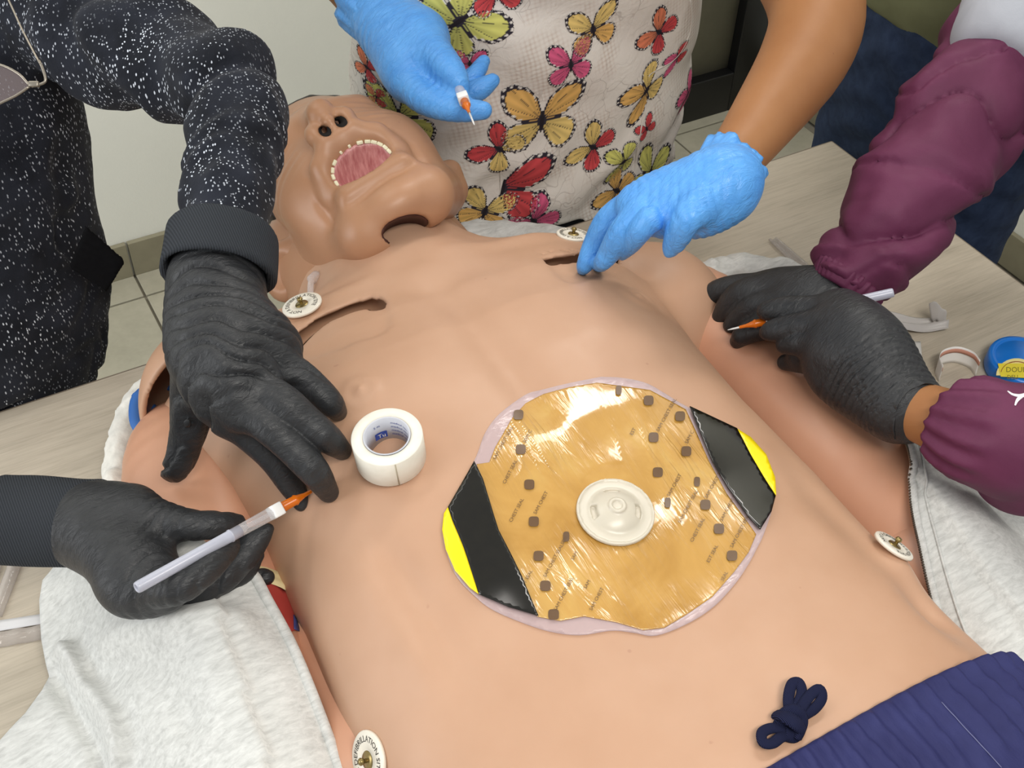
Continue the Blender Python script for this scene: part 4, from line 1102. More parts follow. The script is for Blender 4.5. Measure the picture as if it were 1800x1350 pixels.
for y in (.47, .65): limb(s, [((.93, y, FZ + .06), .06), ((.93, y, -.42), .075), ((.93, y + (.01 if y < .5 else -.01), -.12), .098), ((.93, y + (.02 if y < .5 else -.02), .04), .105)], 16)
limb(s, [((.93, .56, -.02), .165), ((.93, .56, .10), .17)], 4, .03, flat=(np.array([1., 0, 0]), 1.3))
for y in (.47, .65): s.cone((.90, y, FZ + .04), (.82, y, FZ + .03), .045, .036, .02)
s.warp(lambda x, y, z: .0035 * np.sin((z + .8 * np.abs(y - .56)) * 110 + 2.5 * vnoise(x * 14, y * 14, z * 14)) * sstep(-.25, -.05, z) + .002 * vnoise(x * 30, y * 30, z * 30))
link('jeans', s.mesh('jeans', 2), M_DENIM, p4)
# ------------------------------------------------------------------ decals that lie on a surface
from mathutils.geometry import delaunay_2d_cdt
def cast_on(bv):
    def f(px, py):
        r = (px - CX) / F * AX + (py - CY) / F * AY + AF
        h, n, i, d = bv.ray_cast(Vector(CAM), Vector(norm(r)))
        if h is None: return None, None
        n = np.array(n); n = n if n @ r < 0 else -n
        return np.array(h), n
    return f
def fill2d(poly, step):
    """triangulated polygon with an even inner grid"""
    poly = np.asarray(poly, float); B = []
    for a, b in zip(poly, np.roll(poly, -1, 0)):
        m_ = max(1, int(np.linalg.norm(b - a) / step))
        for t in range(m_): B.append(a + (b - a) * t / m_)
    B = np.array(B); n = len(B)
    gx, gy = np.meshgrid(np.arange(B[:, 0].min(), B[:, 0].max(), step), np.arange(B[:, 1].min(), B[:, 1].max(), step), indexing='ij')
    sd = poly_sd(poly, gx, gy); ins = np.stack([gx[sd < -step * .55], gy[sd < -step * .55]], 1)
    V = np.vstack([B, ins]); r = delaunay_2d_cdt([Vector(v) for v in V], [(i, (i + 1) % n) for i in range(n)], [], 1, 1e-7)
    return np.array([tuple(v) for v in r[0]]), np.array([tuple(f) for f in r[2]])
def closed(pts, n=90): return spline(list(pts) + [pts[0]], n)[:-1]
def decal(name, px_poly, mat, parent, off=.0006, step=4, bv=None, lift=None, solid=.0005, fb=None):
    c = cast_on(bv or BV); V2, T = fill2d(px_poly, step); V = []; Nn = []; ok = []
    for a in V2:
        p, n = c(*a)
        if p is None: p, n = (P(a[0], a[1], z=.12), np.array([0, 0, 1.])); ok.append(False)
        else: ok.append(True)
        V.append(p); Nn.append(n)
    V = np.array(V); Nn = np.array(Nn); ok = np.array(ok)
    o_ = off if lift is None else off + lift(V)
    V = V + Nn * np.asarray(o_).reshape(-1, 1) if np.ndim(o_) else V + Nn * o_
    T = T[ok[T].all(1)]
    me = mesh_np(name, V, T); o = link(name, me, mat, parent)
    if solid:
        so = o.modifiers.new('thickness', 'SOLIDIFY'); so.thickness = solid; so.offset = -1
    return o
def text_mesh(txt, size=1.0):
    cu = bpy.data.curves.new('t', 'FONT'); cu.body = txt; cu.size = size; cu.resolution_u = 2; cu.align_x = 'LEFT'
    ob = bpy.data.objects.new('t', cu); COL.objects.link(ob)
    dg = bpy.context.evaluated_depsgraph_get(); dg.update(); me = bpy.data.meshes.new_from_object(ob.evaluated_get(dg))
    V = np.array([tuple(v.co) for v in me.vertices]); Fc = [tuple(p.vertices) for p in me.polygons]
    bpy.data.objects.remove(ob); bpy.data.curves.remove(cu); bpy.data.meshes.remove(me)
    return V, Fc
_TC = {}
def text_on(name, txt, place, mat, parent, size=1.0):
    if txt not in _TC: _TC[txt] = text_mesh(txt)
    V, Fc = _TC[txt]; W_ = [place(v[0] * size, v[1] * size) for v in V]
    if any(w_ is None for w_ in W_): return None
    return link(name, mesh_np(name, W_, Fc), mat, parent, False)

# ------------------------------------------------------------------ chest seal
M_YEL = plain('yellow_tab', (252, 222, 18), .3, .03); M_TAB = plain('black_tab', (24, 21, 14), .16, .15, 120, Specular_IOR_Level=.6)
def m_gel():
    q = N('amber_hydrogel_film'); v = q.obj()
    f = q.noise(v, 16, 4, .6, .6); w1 = q.noise(q.obj((85, 10, 10), (0, 0, math.radians(-8))), 1.0, 3, .5, 1.6); w2 = q.noise(q.obj((60, 14, 14), (0, 0, math.radians(12))), 1.0, 3, .5, .6)
    mk = q.noise(v, 13, 2); 
    nm = q.bump(q.math('MULTIPLY', q.ramp(w1, [(.40, 0.), (.66, 1.)]), q.ramp(mk, [(.40, .1), (.6, 1.)])), .55, .0022); nm = q.bump(w2, .35, .002, nm)
    return q.out(q.ramp(f, [(.3, srgb(176, 130, 58)), (.55, srgb(196, 151, 78)), (.75, srgb(206, 168, 96))]), .13, nm, Specular_IOR_Level=.6, Coat_Weight=.5, Coat_Roughness=.05)
def m_clear(name, tint, haze, rough=.06, wr=0):
    q = N(name); t = q.t; tr = q.n('ShaderNodeBsdfTransparent'); tr.inputs[0].default_value = (.97, .97, .98, 1)
    b = q.b; b.inputs['Base Color'].default_value = srgb(*tint); b.inputs['Roughness'].default_value = rough
    if wr: q.l(q.bump(q.noise(q.obj((60, 200, 60)), 1, 3), wr, .002), b.inputs['Normal'])
    lw = q.n('ShaderNodeLayerWeight'); lw.inputs[0].default_value = .25
    mx = q.n('ShaderNodeMixShader'); q.l(q.math('MINIMUM', q.math('ADD', q.math('MULTIPLY', lw.outputs['Facing'], .55), haze), .95), mx.inputs[0])
    q.l(tr.outputs[0], mx.inputs[1]); q.l(b.outputs[0], mx.inputs[2]); q.l(mx.outputs[0], t.nodes['Material Output'].inputs[0])
    return q.m
M_GEL = m_gel(); M_FILM = m_clear('clear_film', (226, 206, 208), .34, .12, .3)
seal = tag(empty('chest_seal', cast(1080, 900)[0]), 'amber vented chest seal with black and yellow tabs stuck to the manikin\'s belly', 'chest seal')
RIM = closed([(1056, 664), (1093, 666), (1134, 675), (1167, 693), (1205, 716), (1290, 758), (1322, 780), (1346, 815), (1358, 855), (1358, 890), (1342, 940), (1330, 965), (1314, 995), (1290, 1030), (1252, 1070), (1204, 1100), (1152, 1119), (1115, 1114), (1075, 1110), (1019, 1118), (964, 1111), (908, 1092), (864, 1072), (836, 1050), (804, 1016), (786, 975), (779, 936), (786, 900), (830, 818), (840, 797), (853, 762), (878, 729), (923, 696), (952, 687), (1001, 675)], 150)
GEL = [(923, 712), (956, 695), (1001, 683), (1049, 675), (1075, 679), (1141, 688), (1175, 706), (1204, 722), (1223, 762), (1245, 814), (1275, 870), (1308, 914), (1328, 942), (1315, 973), (1290, 1007), (1252, 1051), (1204, 1084), (1167, 1106), (1130, 1110), (1082, 1096), (1027, 1086), (985, 1094), (945, 1087), (923, 1040), (893, 973), (871, 932), (849, 862), (838, 818), (860, 815), (871, 788), (901, 736)]
decal('clear_film', RIM, M_FILM, seal, .0008, 7)
def wr(V):
    x, y = V[:, 0], V[:, 1]
    n = vnoise(x * 40, y * 12, x * 0 + 2); n2 = vnoise(x * 25 + 5, y * 25, x * 0 + 7)
    amt = .35 + .65 * sstep(.0, .06, y - .0) + .0 * x
    ridge = (1 - np.abs(np.sin((x * 1.0 - .12 * y) * 130 + 4.0 * n))) ** 4
    ed = np.hypot(x - .0, y - .01)
    return (.0011 * ridge * amt * np.clip(.1 + 1.3 * n2, 0, 1) + .0005 * n2) * np.where(ed > .03, 1, .4)
decal('gel_pad', GEL, M_GEL, seal, .0014, 2.6, lift=wr)
BL = [(834, 816), (849, 847), (867, 907), (876, 936), (919, 1021), (947, 1088), (897, 1073), (843, 1049), (830, 1010), (815, 966), (797, 921), (789, 896)]
YL = [(789, 896), (797, 921), (815, 966), (830, 1010), (843, 1049), (827, 1037), (801, 1007), (785, 970), (779, 936), (782, 907)]
BR = [(1208, 721), (1290, 760), (1315, 807), (1341, 851), (1359, 880), (1352, 907), (1333, 938), (1308, 910), (1275, 862), (1249, 818), (1225, 762)]
YR = [(1290, 760), (1314, 775), (1341, 805), (1357, 845), (1360, 878), (1341, 851), (1315, 807)]
for nm_, pl, mt in (('black_tab', BL, M_TAB), ('yellow_tab', YL, M_YEL), ('black_tab', BR, M_TAB), ('yellow_tab', YR, M_YEL)):
    decal(nm_, pl, mt, seal, .0040 if mt is M_TAB else .0037, 5, solid=.0008)
# worn yellow flecks on the black tab
for (a, b, c) in ((862, 962, 5), (908, 1070, 6), (872, 945, 3), (905, 1064, 4), (869, 978, 2)):
    decal('worn_fleck', [(a + c * math.cos(t) * (1 + .3 * math.sin(3 * t)), b + .8 * c * math.sin(t)) for t in np.linspace(0, 6.28, 9)[:-1]], M_YEL, seal, .0044, 3, solid=0)
M_INK = plain('brown_ink', (98, 72, 46), .35)
def rsq(c, r, sx=1, sy=1): return [(c[0] + r * sx * np.sign(math.cos(t)) * abs(math.cos(t)) ** .55, c[1] + r * sy * np.sign(math.sin(t)) * abs(math.sin(t)) ** .55) for t in np.linspace(.3, 6.58, 17)[:-1]]
for (a, b) in ((910, 734), (915, 794), (930, 855), (938, 920), (947, 981), (959, 1034), (973, 1084), (1086, 690), (1138, 708), (1147, 773), (1154, 834), (1172, 888), (1193, 736), (1204, 797), (1223, 851), (1238, 892), (1262, 934), (1285, 981), (995, 947)):
    k_ = 8.5 + .9 * ((b - 700) / 400); nar = .6 if (a, b) in ((995, 947), (1223, 851), (1172, 888), (1086, 690)) else 1
    decal('printed_square', rsq((a, b), k_, nar, 1), M_INK, seal, .0031, 4, solid=0)
for (a, b, tx) in ((978, 1078, 'SAM CHEST SEAL'), (960, 1020, 'SAM CHEST SEAL'), (899, 922, 'CHEST SEAL'), (942, 908, 'SAM CHEST'), (871, 813, 'SAM CHEST SEAL'), (888, 855, 'CHEST SEAL'), (923, 784, 'SAM C'), (1195, 925, 'SAM CHEST SEAL'), (1216, 958, 'CHEST SEAL'), (1175, 878, 'SAM CHEST'), (1241, 882, 'SAM CHEST SEAL'), (1245, 994, 'EST SEAL'), (1268, 922, 'SAM CHEST SEAL'), (1286, 968, 'SAM CHEST SEAL'), (1270, 1027, 'SEAL'), (921, 1038, 'EST SEAL'), (990, 962, 'SEAL'), (1040, 1078, 'SAM CHEST'), (1156, 764, 'SAM CHEST SEAL'), (1110, 770, 'EST'), (1206, 785, 'SAM C'), (1030, 1040, 'SAM'), (1008, 990, 'SAM')):
    th = math.radians(-62); dx, dy = math.cos(th), math.sin(th)
    def place(x, y, a=a, b=b):
        p, n = cast(a + dx * x - dy * -y * 1.0 if False else a + dx * x + dy * y, b + dy * x - dx * y, .0032); return p
    text_on('lettering', tx, place, M_INK, seal, 8.6)
# valve: frosted dome with windows
vc, vn = cast(1080, 905, .0030); vn = norm(vn * .6 + np.array([0, 0, .4])); e1 = norm(np.cross(vn, [0, 1, 0])); e2 = np.cross(vn, e1)
s = Sdf(vc - .034, vc + .034, .0007)
def valve(X, Y, Z):
    a = (X - vc[0]) * e1[0] + (Y - vc[1]) * e1[1] + (Z - vc[2]) * e1[2]; b = (X - vc[0]) * e2[0] + (Y - vc[1]) * e2[1] + (Z - vc[2]) * e2[2]
    c = (X - vc[0]) * vn[0] + (Y - vc[1]) * vn[1] + (Z - vc[2]) * vn[2]; r = np.sqrt(a * a + b * b)
    d = smax(r - .0272, np.abs(c - .0008) - .0011, .0008)
    d = np.minimum(d, np.maximum(np.abs(r - .0262) - .0009, np.abs(c - .0015) - .0012))
    dome = smax(np.sqrt((r * .62) ** 2 + (c + .0035) ** 2) - .0126, -c, .001)
    d = smin(d, dome, .0015)
    d = smin(d, smax(r - .0062, np.abs(c - .0075) - .0028, .0012), .0012)
    d = smax(d, -smax(r - .0036, .0088 - c, .0006), .0006)
    ang = np.arctan2(b, a)
    for a0_ in (-.35, -1.35 - .6, 2.6):
        da = np.abs((ang - a0_ + np.pi) % (2 * np.pi) - np.pi)
        w_ = np.maximum(np.maximum((da - .34) * r, np.abs(r - .0155) - .0019), -c + .0012); d = smax(d, -w_, .0005)
    return d
s.put(valve, vc - .03, vc + .03, 0)
M_FROST = plain('frosted_plastic', (226, 218, 200), .3, .02, Transmission_Weight=.25, Specular_IOR_Level=.5)
vv = link('valve', s.mesh('valve', 1), M_FROST, seal); vv['label'] = 'frosted white round vent valve'

# ------------------------------------------------------------------ roll of tape
tb, tn = cast(688, 806); tn = norm(tn * .35 + np.array([0, 0, .65])); tb = tb + tn * .0012
ro, ri, hh = pr(tb, 62), pr(tb, 38), .0255
tape = tag(empty('tape_roll', tb), 'roll of white cloth medical tape standing on the manikin\'s chest', 'tape roll')
def m_tape():
    q = N('white_cloth_tape'); v = q.obj(); f = q.noise(v, 300, 2); w_ = q.noise(q.obj((1, 1, 1)), 60, 3)
    return q.out(q.ramp(w_, [(.3, srgb(226, 222, 208)), (.7, srgb(238, 234, 222))]), .8, q.bump(f, .25, .0006))
M_TAPE = m_tape(); M_CORE = plain('printed_core', (196, 198, 206), .6); M_BLUEINK = plain('blue_ink', (44, 74, 158), .6)
link('tape_wind', lathe('tape_wind', [(0, ri + .0012), (0, ro - .0006), (.0006, ro), (hh - .0006, ro), (hh, ro - .0006), (hh + .0004, (ro + ri) / 2), (hh, ri + .0012), (0, ri + .0012)], tb, tb + tn, 72), M_TAPE, tape)
core = link('core', lathe('core', [(0, ri + .0012), (0, ri), (hh + .0005, ri), (hh + .0005, ri + .0012)], tb, tb + tn, 64), M_CORE, tape)
ts = norm(np.cross(tn, [0, 0, 1] if abs(tn[2]) < .9 else [1, 0, 0])); tt = np.cross(tn, ts)
def core_pt(a, h_): return tb + tn * h_ + (ri - .0003) * (math.cos(a) * ts + math.sin(a) * tt)
far = -(AF - (AF @ tn) * tn); amid = math.atan2(-far @ tt, -far @ ts)
def core_text(txt, a0_, h0, size, mt):
    text_on('lettering', txt, lambda x, y: core_pt(a0_ - x / ri, h0 + y), mt, core, size)
for r_, (tx, o_) in enumerate((('medical tape', .15), ('medical tape', .15), ('medical tape', .15), ('medical tape', .15))): core_text(tx, amid - o_ + .05, .020 - .0042 * r_, .0030, M_BLUEINK)
core_text('5 m', amid + .75, .0185, .0034, M_BLUEINK)
me = mesh_np('logo_block', [core_pt(amid + .75 - .62 * (i / 8), h_) for h_ in (.0055, .0125) for i in range(9)], [(i, i + 1, 10 + i, 9 + i) for i in range(8)])
link('logo_block', me, M_BLUEINK, core)
ri_ = ri; 
text_on('lettering', 'Tu', lambda x, y: tb + tn * (.0068 + y) + (ri - .0006) * (math.cos(amid + .62 - x / ri) * ts + math.sin(amid + .62 - x / ri) * tt), M_TAPE, core, .0058)
# loose end of the tape on its side
a_ = math.atan2(far @ tt, far @ ts) + .25
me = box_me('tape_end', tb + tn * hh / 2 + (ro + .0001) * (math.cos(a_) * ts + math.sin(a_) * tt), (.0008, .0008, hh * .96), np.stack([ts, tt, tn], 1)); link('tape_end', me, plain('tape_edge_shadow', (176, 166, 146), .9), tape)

# ------------------------------------------------------------------ catheter needles
M_ORANGE = plain('orange_hub', (226, 116, 20), .25, .1, Transmission_Weight=.2); M_TUBE = plain('frosted_tube', (206, 208, 222), .28, .03, Transmission_Weight=.35, Specular_IOR_Level=.5)
M_CLR = m_clear('clear_plastic', (226, 222, 222), .22, .05); M_HUBW = plain('white_hub', (240, 240, 238), .3, .02); M_STEEL = plain('white_cannula', (226, 226, 224), .25)
def catheter(label, tip, tail, ln, k=1.0, order=(.045, .075, .105)):
    tip, tail = np.asarray(tip), np.asarray(tail); ax = norm(tail - tip); o = tag(empty('catheter_needle', tip), label, 'needle', 'catheter needles in gloved hands')
    A = lambda t: tip + ax * t
    L = np.linalg.norm(tail - tip); n0, n1, n2 = order
    link('cannula', lathe('cannula', [(0, .0003), (.004, .0008 * k), (n0, .0010 * k), (n0, .0002)], tip, tail, 12), M_STEEL, o)
    link('orange_hub', lathe('orange_hub', [(n0 - .008, .0013 * k), (n0 - .002, .0016 * k), (n0 + .004, .0030 * k), (n0 + .006, .0040 * k), (n0 + .007, .0034 * k), (n1 - .006, .0037 * k), (n1 - .004, .0001)], tip, tail, 18), M_ORANGE, o)
    s1 = norm(np.cross(ax, AF)); s2 = np.cross(ax, s1)
    link('hub_block', box_me('hub_block', A(n1), (.0095 * k, .0095 * k, .009), np.stack([s1, s2, ax], 1), .0012), M_HUBW, o)
    if L > n2:
        link('flash_chamber', lathe('flash_chamber', [(n1, .0030 * k), (n1 + .004, .0046 * k), (n2 - .002, .0042 * k), (n2, .0040 * k)], tip, tail, 20), M_CLR, o)
        link('flash_core', lathe('flash_core', [(n1, .0016 * k), (n2 - .006, .0016 * k), (n2 - .004, .003 * k), (n2, .003 * k)], tip, tail, 14), M_CLR, o)
        link('barrel', lathe('barrel', [(n2 - .001, .0001), (n2 - .001, .0042 * k), (n2 + .006, .0042 * k), (n2 + .0062, .0046 * k), (n2 + .0072, .0046 * k), (n2 + .0074, .0041 * k), (L - .002, .0040 * k), (L - .0004, .0036 * k), (L, .0030 * k), (L - .0004, .0022 * k), (L - .004, .0020 * k), (L - .004, .0001)], tip, tail, 22), M_TUBE, o)
    return o
a, b = P(552, 861, z=.168), P(239, 1034, z=.190)
L = np.linalg.norm(b - a); fr = lambda px: (552 - px) / (552 - 239)
catheter('orange and clear catheter needle pushed into the flank beside the tape roll', a, b, L, 1.0, (.075 * L, .235 * L, .45 * L))
a, b = P(834, 220, d=.99), P(778, 86, d=1.10)
catheter('catheter needle with orange hub held by a blue glove over the face', a, b, .1, 1.05, (.030, .050, .07))
a, b = P(1279, 580, d=.992), P(1571, 514, d=.955)
L = np.linalg.norm(b - a)
catheter('catheter needle held by the black gloves against the manikin\'s left side', a, b, L, 1.0, (.13 * L, .27 * L, .50 * L))

# ------------------------------------------------------------------ stud discs screwed to the chest skin
M_DISC = plain('ivory_disc', (228, 222, 208), .35, .03); M_BRASS = plain('brass', (150, 132, 86), .3, .1, Metallic=.85); M_BLKINK = plain('black_ink', (30, 28, 26), .6)
def stud(px, py, rpx, nrm=None, spin=0.0, tilt=.0, parent=manikin):
    p, n = cast(px, py); n = norm(n) if nrm is None else norm(.45 * norm(n) + .55 * norm(nrm)); p = p + n * .0042; r = pr(p, rpx)
    e1 = norm(AX - (AX @ n) * n); e2 = np.cross(n, e1)
    d = link('stud_disc', lathe('stud_disc', [(-.0024, .0001), (-.0024, r), (-.0006, r), (0, r - .0006), (0, r * .42), (-.0003, r * .40), (-.0003, .0001)], p, p + n, 48), M_DISC, parent)
    d['label'] = 'ivory disc lettered NOT A DEFIBRILLATION SITE'
    link('stud_plate', lathe('stud_plate', [(-.0002, r * .33), (.0004, r * .30), (.0006, .0001)], p, p + n, 24), M_BRASS, d)
    link('stud_post', lathe('stud_post', [(0, .0016), (.003, .0014), (.0034, .0022), (.0050, .0026), (.0062, .0018), (.0064, .0001)], p, p + n, 16), M_BRASS, d)
    def ring(txt, a0_, size):
        def pl(x, y):
            a = a0_ - x / (r * .72); q = r * .62 + y
            return p + n * .00025 + q * (math.cos(a) * e1 + math.sin(a) * e2)
        text_on('lettering', txt, pl, M_BLKINK, d, size)
    ring('NOT A DEFIBRILLATION SITE', spin, r * .30)
stud(533, 541, 36, nrm=(-.15, .30, .95), spin=4.9)
stud(1007, 418, 30, nrm=(.1, .12, .95), spin=5.4)
stud(1567, 965, 38, nrm=(.52, -.12, .80), spin=3.6)
stud(655, 1335, 52, nrm=(-.82, .05, .60), spin=5.0)

# ------------------------------------------------------------------ arm band, red pad, blue straps, clear tube (parts of the manikin)
BA = BVHTree.FromPolygons([Vector(v) for v in sa.V], [tuple(q) for q in sa.Q])
M_BAND = plain('cream_elastic', (222, 208, 160), .6, .08, 80); M_RED = plain('red_pad', (168, 62, 56), .45, .1, 30); M_NAVY_P = plain('blue_patch', (60, 66, 120), .6)
def on_ring(c, t, r, w_, th=.0022, n=64):
    t = norm(t); s1 = norm(np.cross(t, [0, 0, 1])); s2 = np.cross(t, s1); V, f = [], []
    pr_ = [(-w_, 0), (-w_ * .8, th), (-w_ * .25, th * .7), (w_ * .25, th * .7), (w_ * .8, th), (w_, 0)]
    for (u_, o_) in pr_:
        for j in range(n):
            q = 2 * math.pi * j / n; V.append(np.asarray(c) + t * u_ + (r + o_) * (math.cos(q) * s1 + math.sin(q) * s2))
    for i in range(len(pr_) - 1):
        for j in range(n): f.append((i * n + j, i * n + (j + 1) % n, (i + 1) * n + (j + 1) % n, (i + 1) * n + j))
    return mesh_np('arm_band', V, np.array(f))
bc = np.array([-.262, .128, .058])
link('arm_band', on_ring(bc, (-.16, -.98, .12), .0565, .008), M_BAND, manikin)
decal('red_pad', [(440, 1010), (480, 1026), (508, 1048), (520, 1075), (522, 1108), (508, 1112), (486, 1086), (452, 1042)], M_RED, manikin, .0012, 6, BA)
decal('blue_patch', [(512, 1082), (521, 1095), (522, 1112), (513, 1108)], M_NAVY_P, manikin, .0018, 4, BA)
M_STRAP = plain('blue_strap', (52, 104, 176), .5)
for pts in ([(300, 678), (262, 682), (240, 702), (238, 740), (252, 762)], [(240, 692), (258, 710), (282, 735)]):
    link('blue_strap', tube('blue_strap', spline([P(*q, z=.075) for q in pts], 20), .0052, 10, flat=.6), M_STRAP, manikin)
link('airway_tube', tube('airway_tube', spline([P(556, 484, z=.128), P(547, 495, z=.13), P(546, 520, z=.128), P(549, 545, z=.12)], 16), [.0048] * 5 + [.0028] * 11, 12), M_CLR, manikin)

# ------------------------------------------------------------------ grey sweatshirt spread under the manikin and over its arms
def m_fleece():
    q = N('heather_grey_fleece'); v = q.obj((60, 260, 200), (0, 0, .5)); f = q.noise(v, 1, 4, .7, .4); g = q.noise(q.obj(), 500, 3, .7); h = q.noise(q.obj(), 16, 3)
    c = q.ramp(f, [(.3, srgb(184, 185, 182)), (.5, srgb(203, 204, 201)), (.72, srgb(219, 220, 217))])
    return q.out(c, .95, q.bump(g, .22, .001, q.bump(f, .16, .001, q.bump(h, .35, .006))), Specular_IOR_Level=.1, Sheen_Weight=.15)
M_FLEECE = m_fleece(); M_TERRY = plain('white_fleece_lining', (218, 216, 208), .98, .1, 120, .9, Sheen_Weight=.2)
M_ZIP = plain('zip_metal', (120, 112, 100), .35, .2, Metallic=.7)
shirt = tag(empty('sweatshirt', (-.3, .1, 0)), 'pale heather-grey zip sweatshirt opened out over the manikin\'s arms', 'sweatshirt')
def sheet(name, poly, zf, mat, parent, step=.004, th=.004):
    V2, T = fill2d(poly, step); V = np.column_stack([V2, zf(V2[:, 0], V2[:, 1])])
    o = link(name, mesh_np(name, V, T), mat, parent); so = o.modifiers.new('thickness', 'SOLIDIFY'); so.thickness = th; so.offset = -1
    return o
def armtop(x, y, A):
    """height of cloth laid over an arm given as stations"""
    A = sorted([(p[1], p[0], p[2], r) for p, r in A]); ys = [q[0] for q in A]
    cx = np.interp(y, ys, [q[1] for q in A]); cz = np.interp(y, ys, [q[2] for q in A]); r = np.interp(y, ys, [q[3] for q in A]) + .011
    d = np.abs(x - cx); return cx, np.where(d < r, cz + np.sqrt(np.maximum(r * r - d * d, 0)), 0), cz, r
INL = [P(415, 1000, z=.124)[:2], P(443, 1004, z=.118)[:2], P(470, 1050, z=.112)[:2], P(506, 1112, z=.108)[:2], P(540, 1190, z=.106)[:2], P(574, 1275, z=.103)[:2], P(607, 1370, z=.10)[:2]]
def zl(x, y):
    cx, t, cz, r = armtop(x, y, ra)
    inner = x > cx
    out = cx - x                                                # distance outward from the arm axis
    slope = (cz + r) * np.exp(-(np.maximum(out, 0) / .088) ** 2.4) + .008
    top = np.where(inner, np.maximum(t, cz + .6 * r), slope)
    n = vnoise(x * 11, y * 11, 0 * x + 1); n2 = vnoise(x * 26 + 3, y * 26, 0 * x)
    # one deep fold and softer ones
    f1 = .022 * np.exp(-(line_d([P(100, 1130, z=.04)[:2], P(135, 1195, z=.05)[:2], P(185, 1265, z=.06)[:2], P(200, 1310, z=.06)[:2], P(190, 1380, z=.06)[:2]], x, y) / .008) ** 2)
    f2 = -.018 * np.exp(-(line_d([P(85, 1150, z=.04)[:2], P(120, 1210, z=.04)[:2], P(165, 1280, z=.05)[:2], P(175, 1380, z=.05)[:2]], x, y) / .008) ** 2)
    f3 = .010 * np.exp(-(line_d([P(180, 1110, z=.08)[:2], P(300, 1125, z=.1)[:2], P(420, 1100, z=.11)[:2]], x, y) / .012) ** 2)
    f4 = -.010 * np.exp(-(line_d([P(150, 1140, z=.07)[:2], P(260, 1150, z=.09)[:2], P(330, 1260, z=.1)[:2]], x, y) / .012) ** 2)
    return np.maximum(top + f1 + f2 + f3 + f4 + .005 * n + .0022 * n2, .006)
OUT = [P(620, 1420, z=.09)[:2], (-.27, -.2), (-.43, -.2), (-.50, -.02), (-.475, .10), P(-10, 1318, z=.006)[:2], P(48, 1262, z=.006)[:2], P(76, 1215, z=.01)[:2], P(82, 1180, z=.015)[:2], P(70, 1120, z=.02)[:2], P(62, 1040, z=.03)[:2], P(66, 1000, z=.035)[:2], P(90, 965, z=.045)[:2], P(180, 950, z=.07)[:2], P(300, 960, z=.1)[:2], P(390, 980, z=.115)[:2]]
fr1 = sheet('front_panel', np.array(list(INL) + OUT), zl, M_FLEECE, shirt)
ep = [np.append(p, zl(np.array([p[0]]), np.array([p[1]]))[0] + .0005) for p in spline(INL, 40)]
link('hem', tube('hem', ep, .0042, 10), M_FLEECE, shirt)
# other front with the zip
INR = [P(1588, 770, z=.118)[:2], P(1600, 800, z=.118)[:2], P(1610, 880, z=.116)[:2], P(1626, 950, z=.112)[:2], P(1648, 1030, z=.105)[:2], P(1672, 1100, z=.10)[:2], P(1698, 1155, z=.096)[:2], P(1728, 1203, z=.09)[:2], P(1775, 1262, z=.085)[:2]]
lr = la[:-1] + lf[1:]
def zr(x, y):
    cx, t, cz, r = armtop(x, y, lr); out = x - cx
    top = np.where(out < 0, np.maximum(t, cz + .55 * r), (cz + r) * np.exp(-(np.maximum(out, 0) / .10) ** 2.2) + .008)
    n = vnoise(x * 10 + 4, y * 10, 0 * x + 3); n2 = vnoise(x * 24 + 3, y * 24, 0 * x)
    return np.maximum(top + .004 * n + .002 * n2, .006)
fr2 = sheet('front_panel', np.array(list(INR) + [(.20, -.36), (.48, -.36), (.50, -.05), (.42, .05), (.34, .035)]), zr, M_FLEECE, shirt)
zp = np.array([np.append(p, zr(np.array([p[0]]), np.array([p[1]]))[0]) for p in spline(INR, 60)])
inw = np.array([norm(np.append(np.array([-t[1], t[0]]), 0)) for t in np.gradient(zp[:, :2], axis=0)]); inw = inw * np.sign((np.array([0., -.1]) - zp[:, :2]) @ np.array([1, 0]))[:, None] * np.sign(inw[:, :1])
link('zip_tape', tube('zip_tape', zp, .0035, 8), M_FLEECE, shirt)
st_in = zp + np.array([.014, .004, .0]); st_in[:, 2] = zr(st_in[:, 0], st_in[:, 1]) + .0008
link('stitched_seam', tube('stitched_seam', st_in, .0011, 6), M_FLEECE, shirt)
bm = bmesh.new(); zz = spline(zp, 150)
for i, p in enumerate(zz):
    q = p + np.array([-.0035, 0, .0012])
    r_ = bmesh.ops.create_cube(bm, size=1)
    for v in r_['verts']: v.co = Vector((v.co.x * .0022 + q[0], v.co.y * .0013 + q[1], v.co.z * .0016 + q[2]))
me = bpy.data.meshes.new('zip_teeth'); bm.to_mesh(me); bm.free(); tag(link('zip_teeth', me, M_ZIP, shirt, False), kind='stuff')
# rolled fleece at the shoulders and behind the neck
def roll(pts, mat, amp=.004, fq=70, name='fleece_roll'):
    s = limb_box([pts], .003, .014); limb(s, pts, 22); s.warp(lambda x, y, z: amp * vnoise(x * fq, y * fq, z * fq) + amp * .6 * vnoise(x * fq * 2.3, y * fq * 2.3, z * fq * 2.3)); return link(name, s.mesh(name, 1), mat, shirt)
roll([J(318, 655, 16, z=.05), J(275, 672, 22, z=.045), J(246, 705, 24, z=.04), J(224, 755, 24, z=.035), J(212, 810, 24, z=.032), J(206, 870, 26, z=.032), J(200, 930, 30, z=.035)], M_TERRY)
roll([J(1215, 500, 30, z=.02), J(1260, 482, 26, z=.022), J(1310, 468, 24, z=.022), J(1370, 472, 20, z=.02), J(1432, 492, 16, z=.018)], M_FLEECE, .005, 50)
roll([J(700, 470, 40, z=.025), J(800, 430, 36, z=.03), J(880, 420, 34, z=.03), J(950, 425, 30, z=.03), J(1030, 440, 30, z=.03)], M_FLEECE, .005, 45)

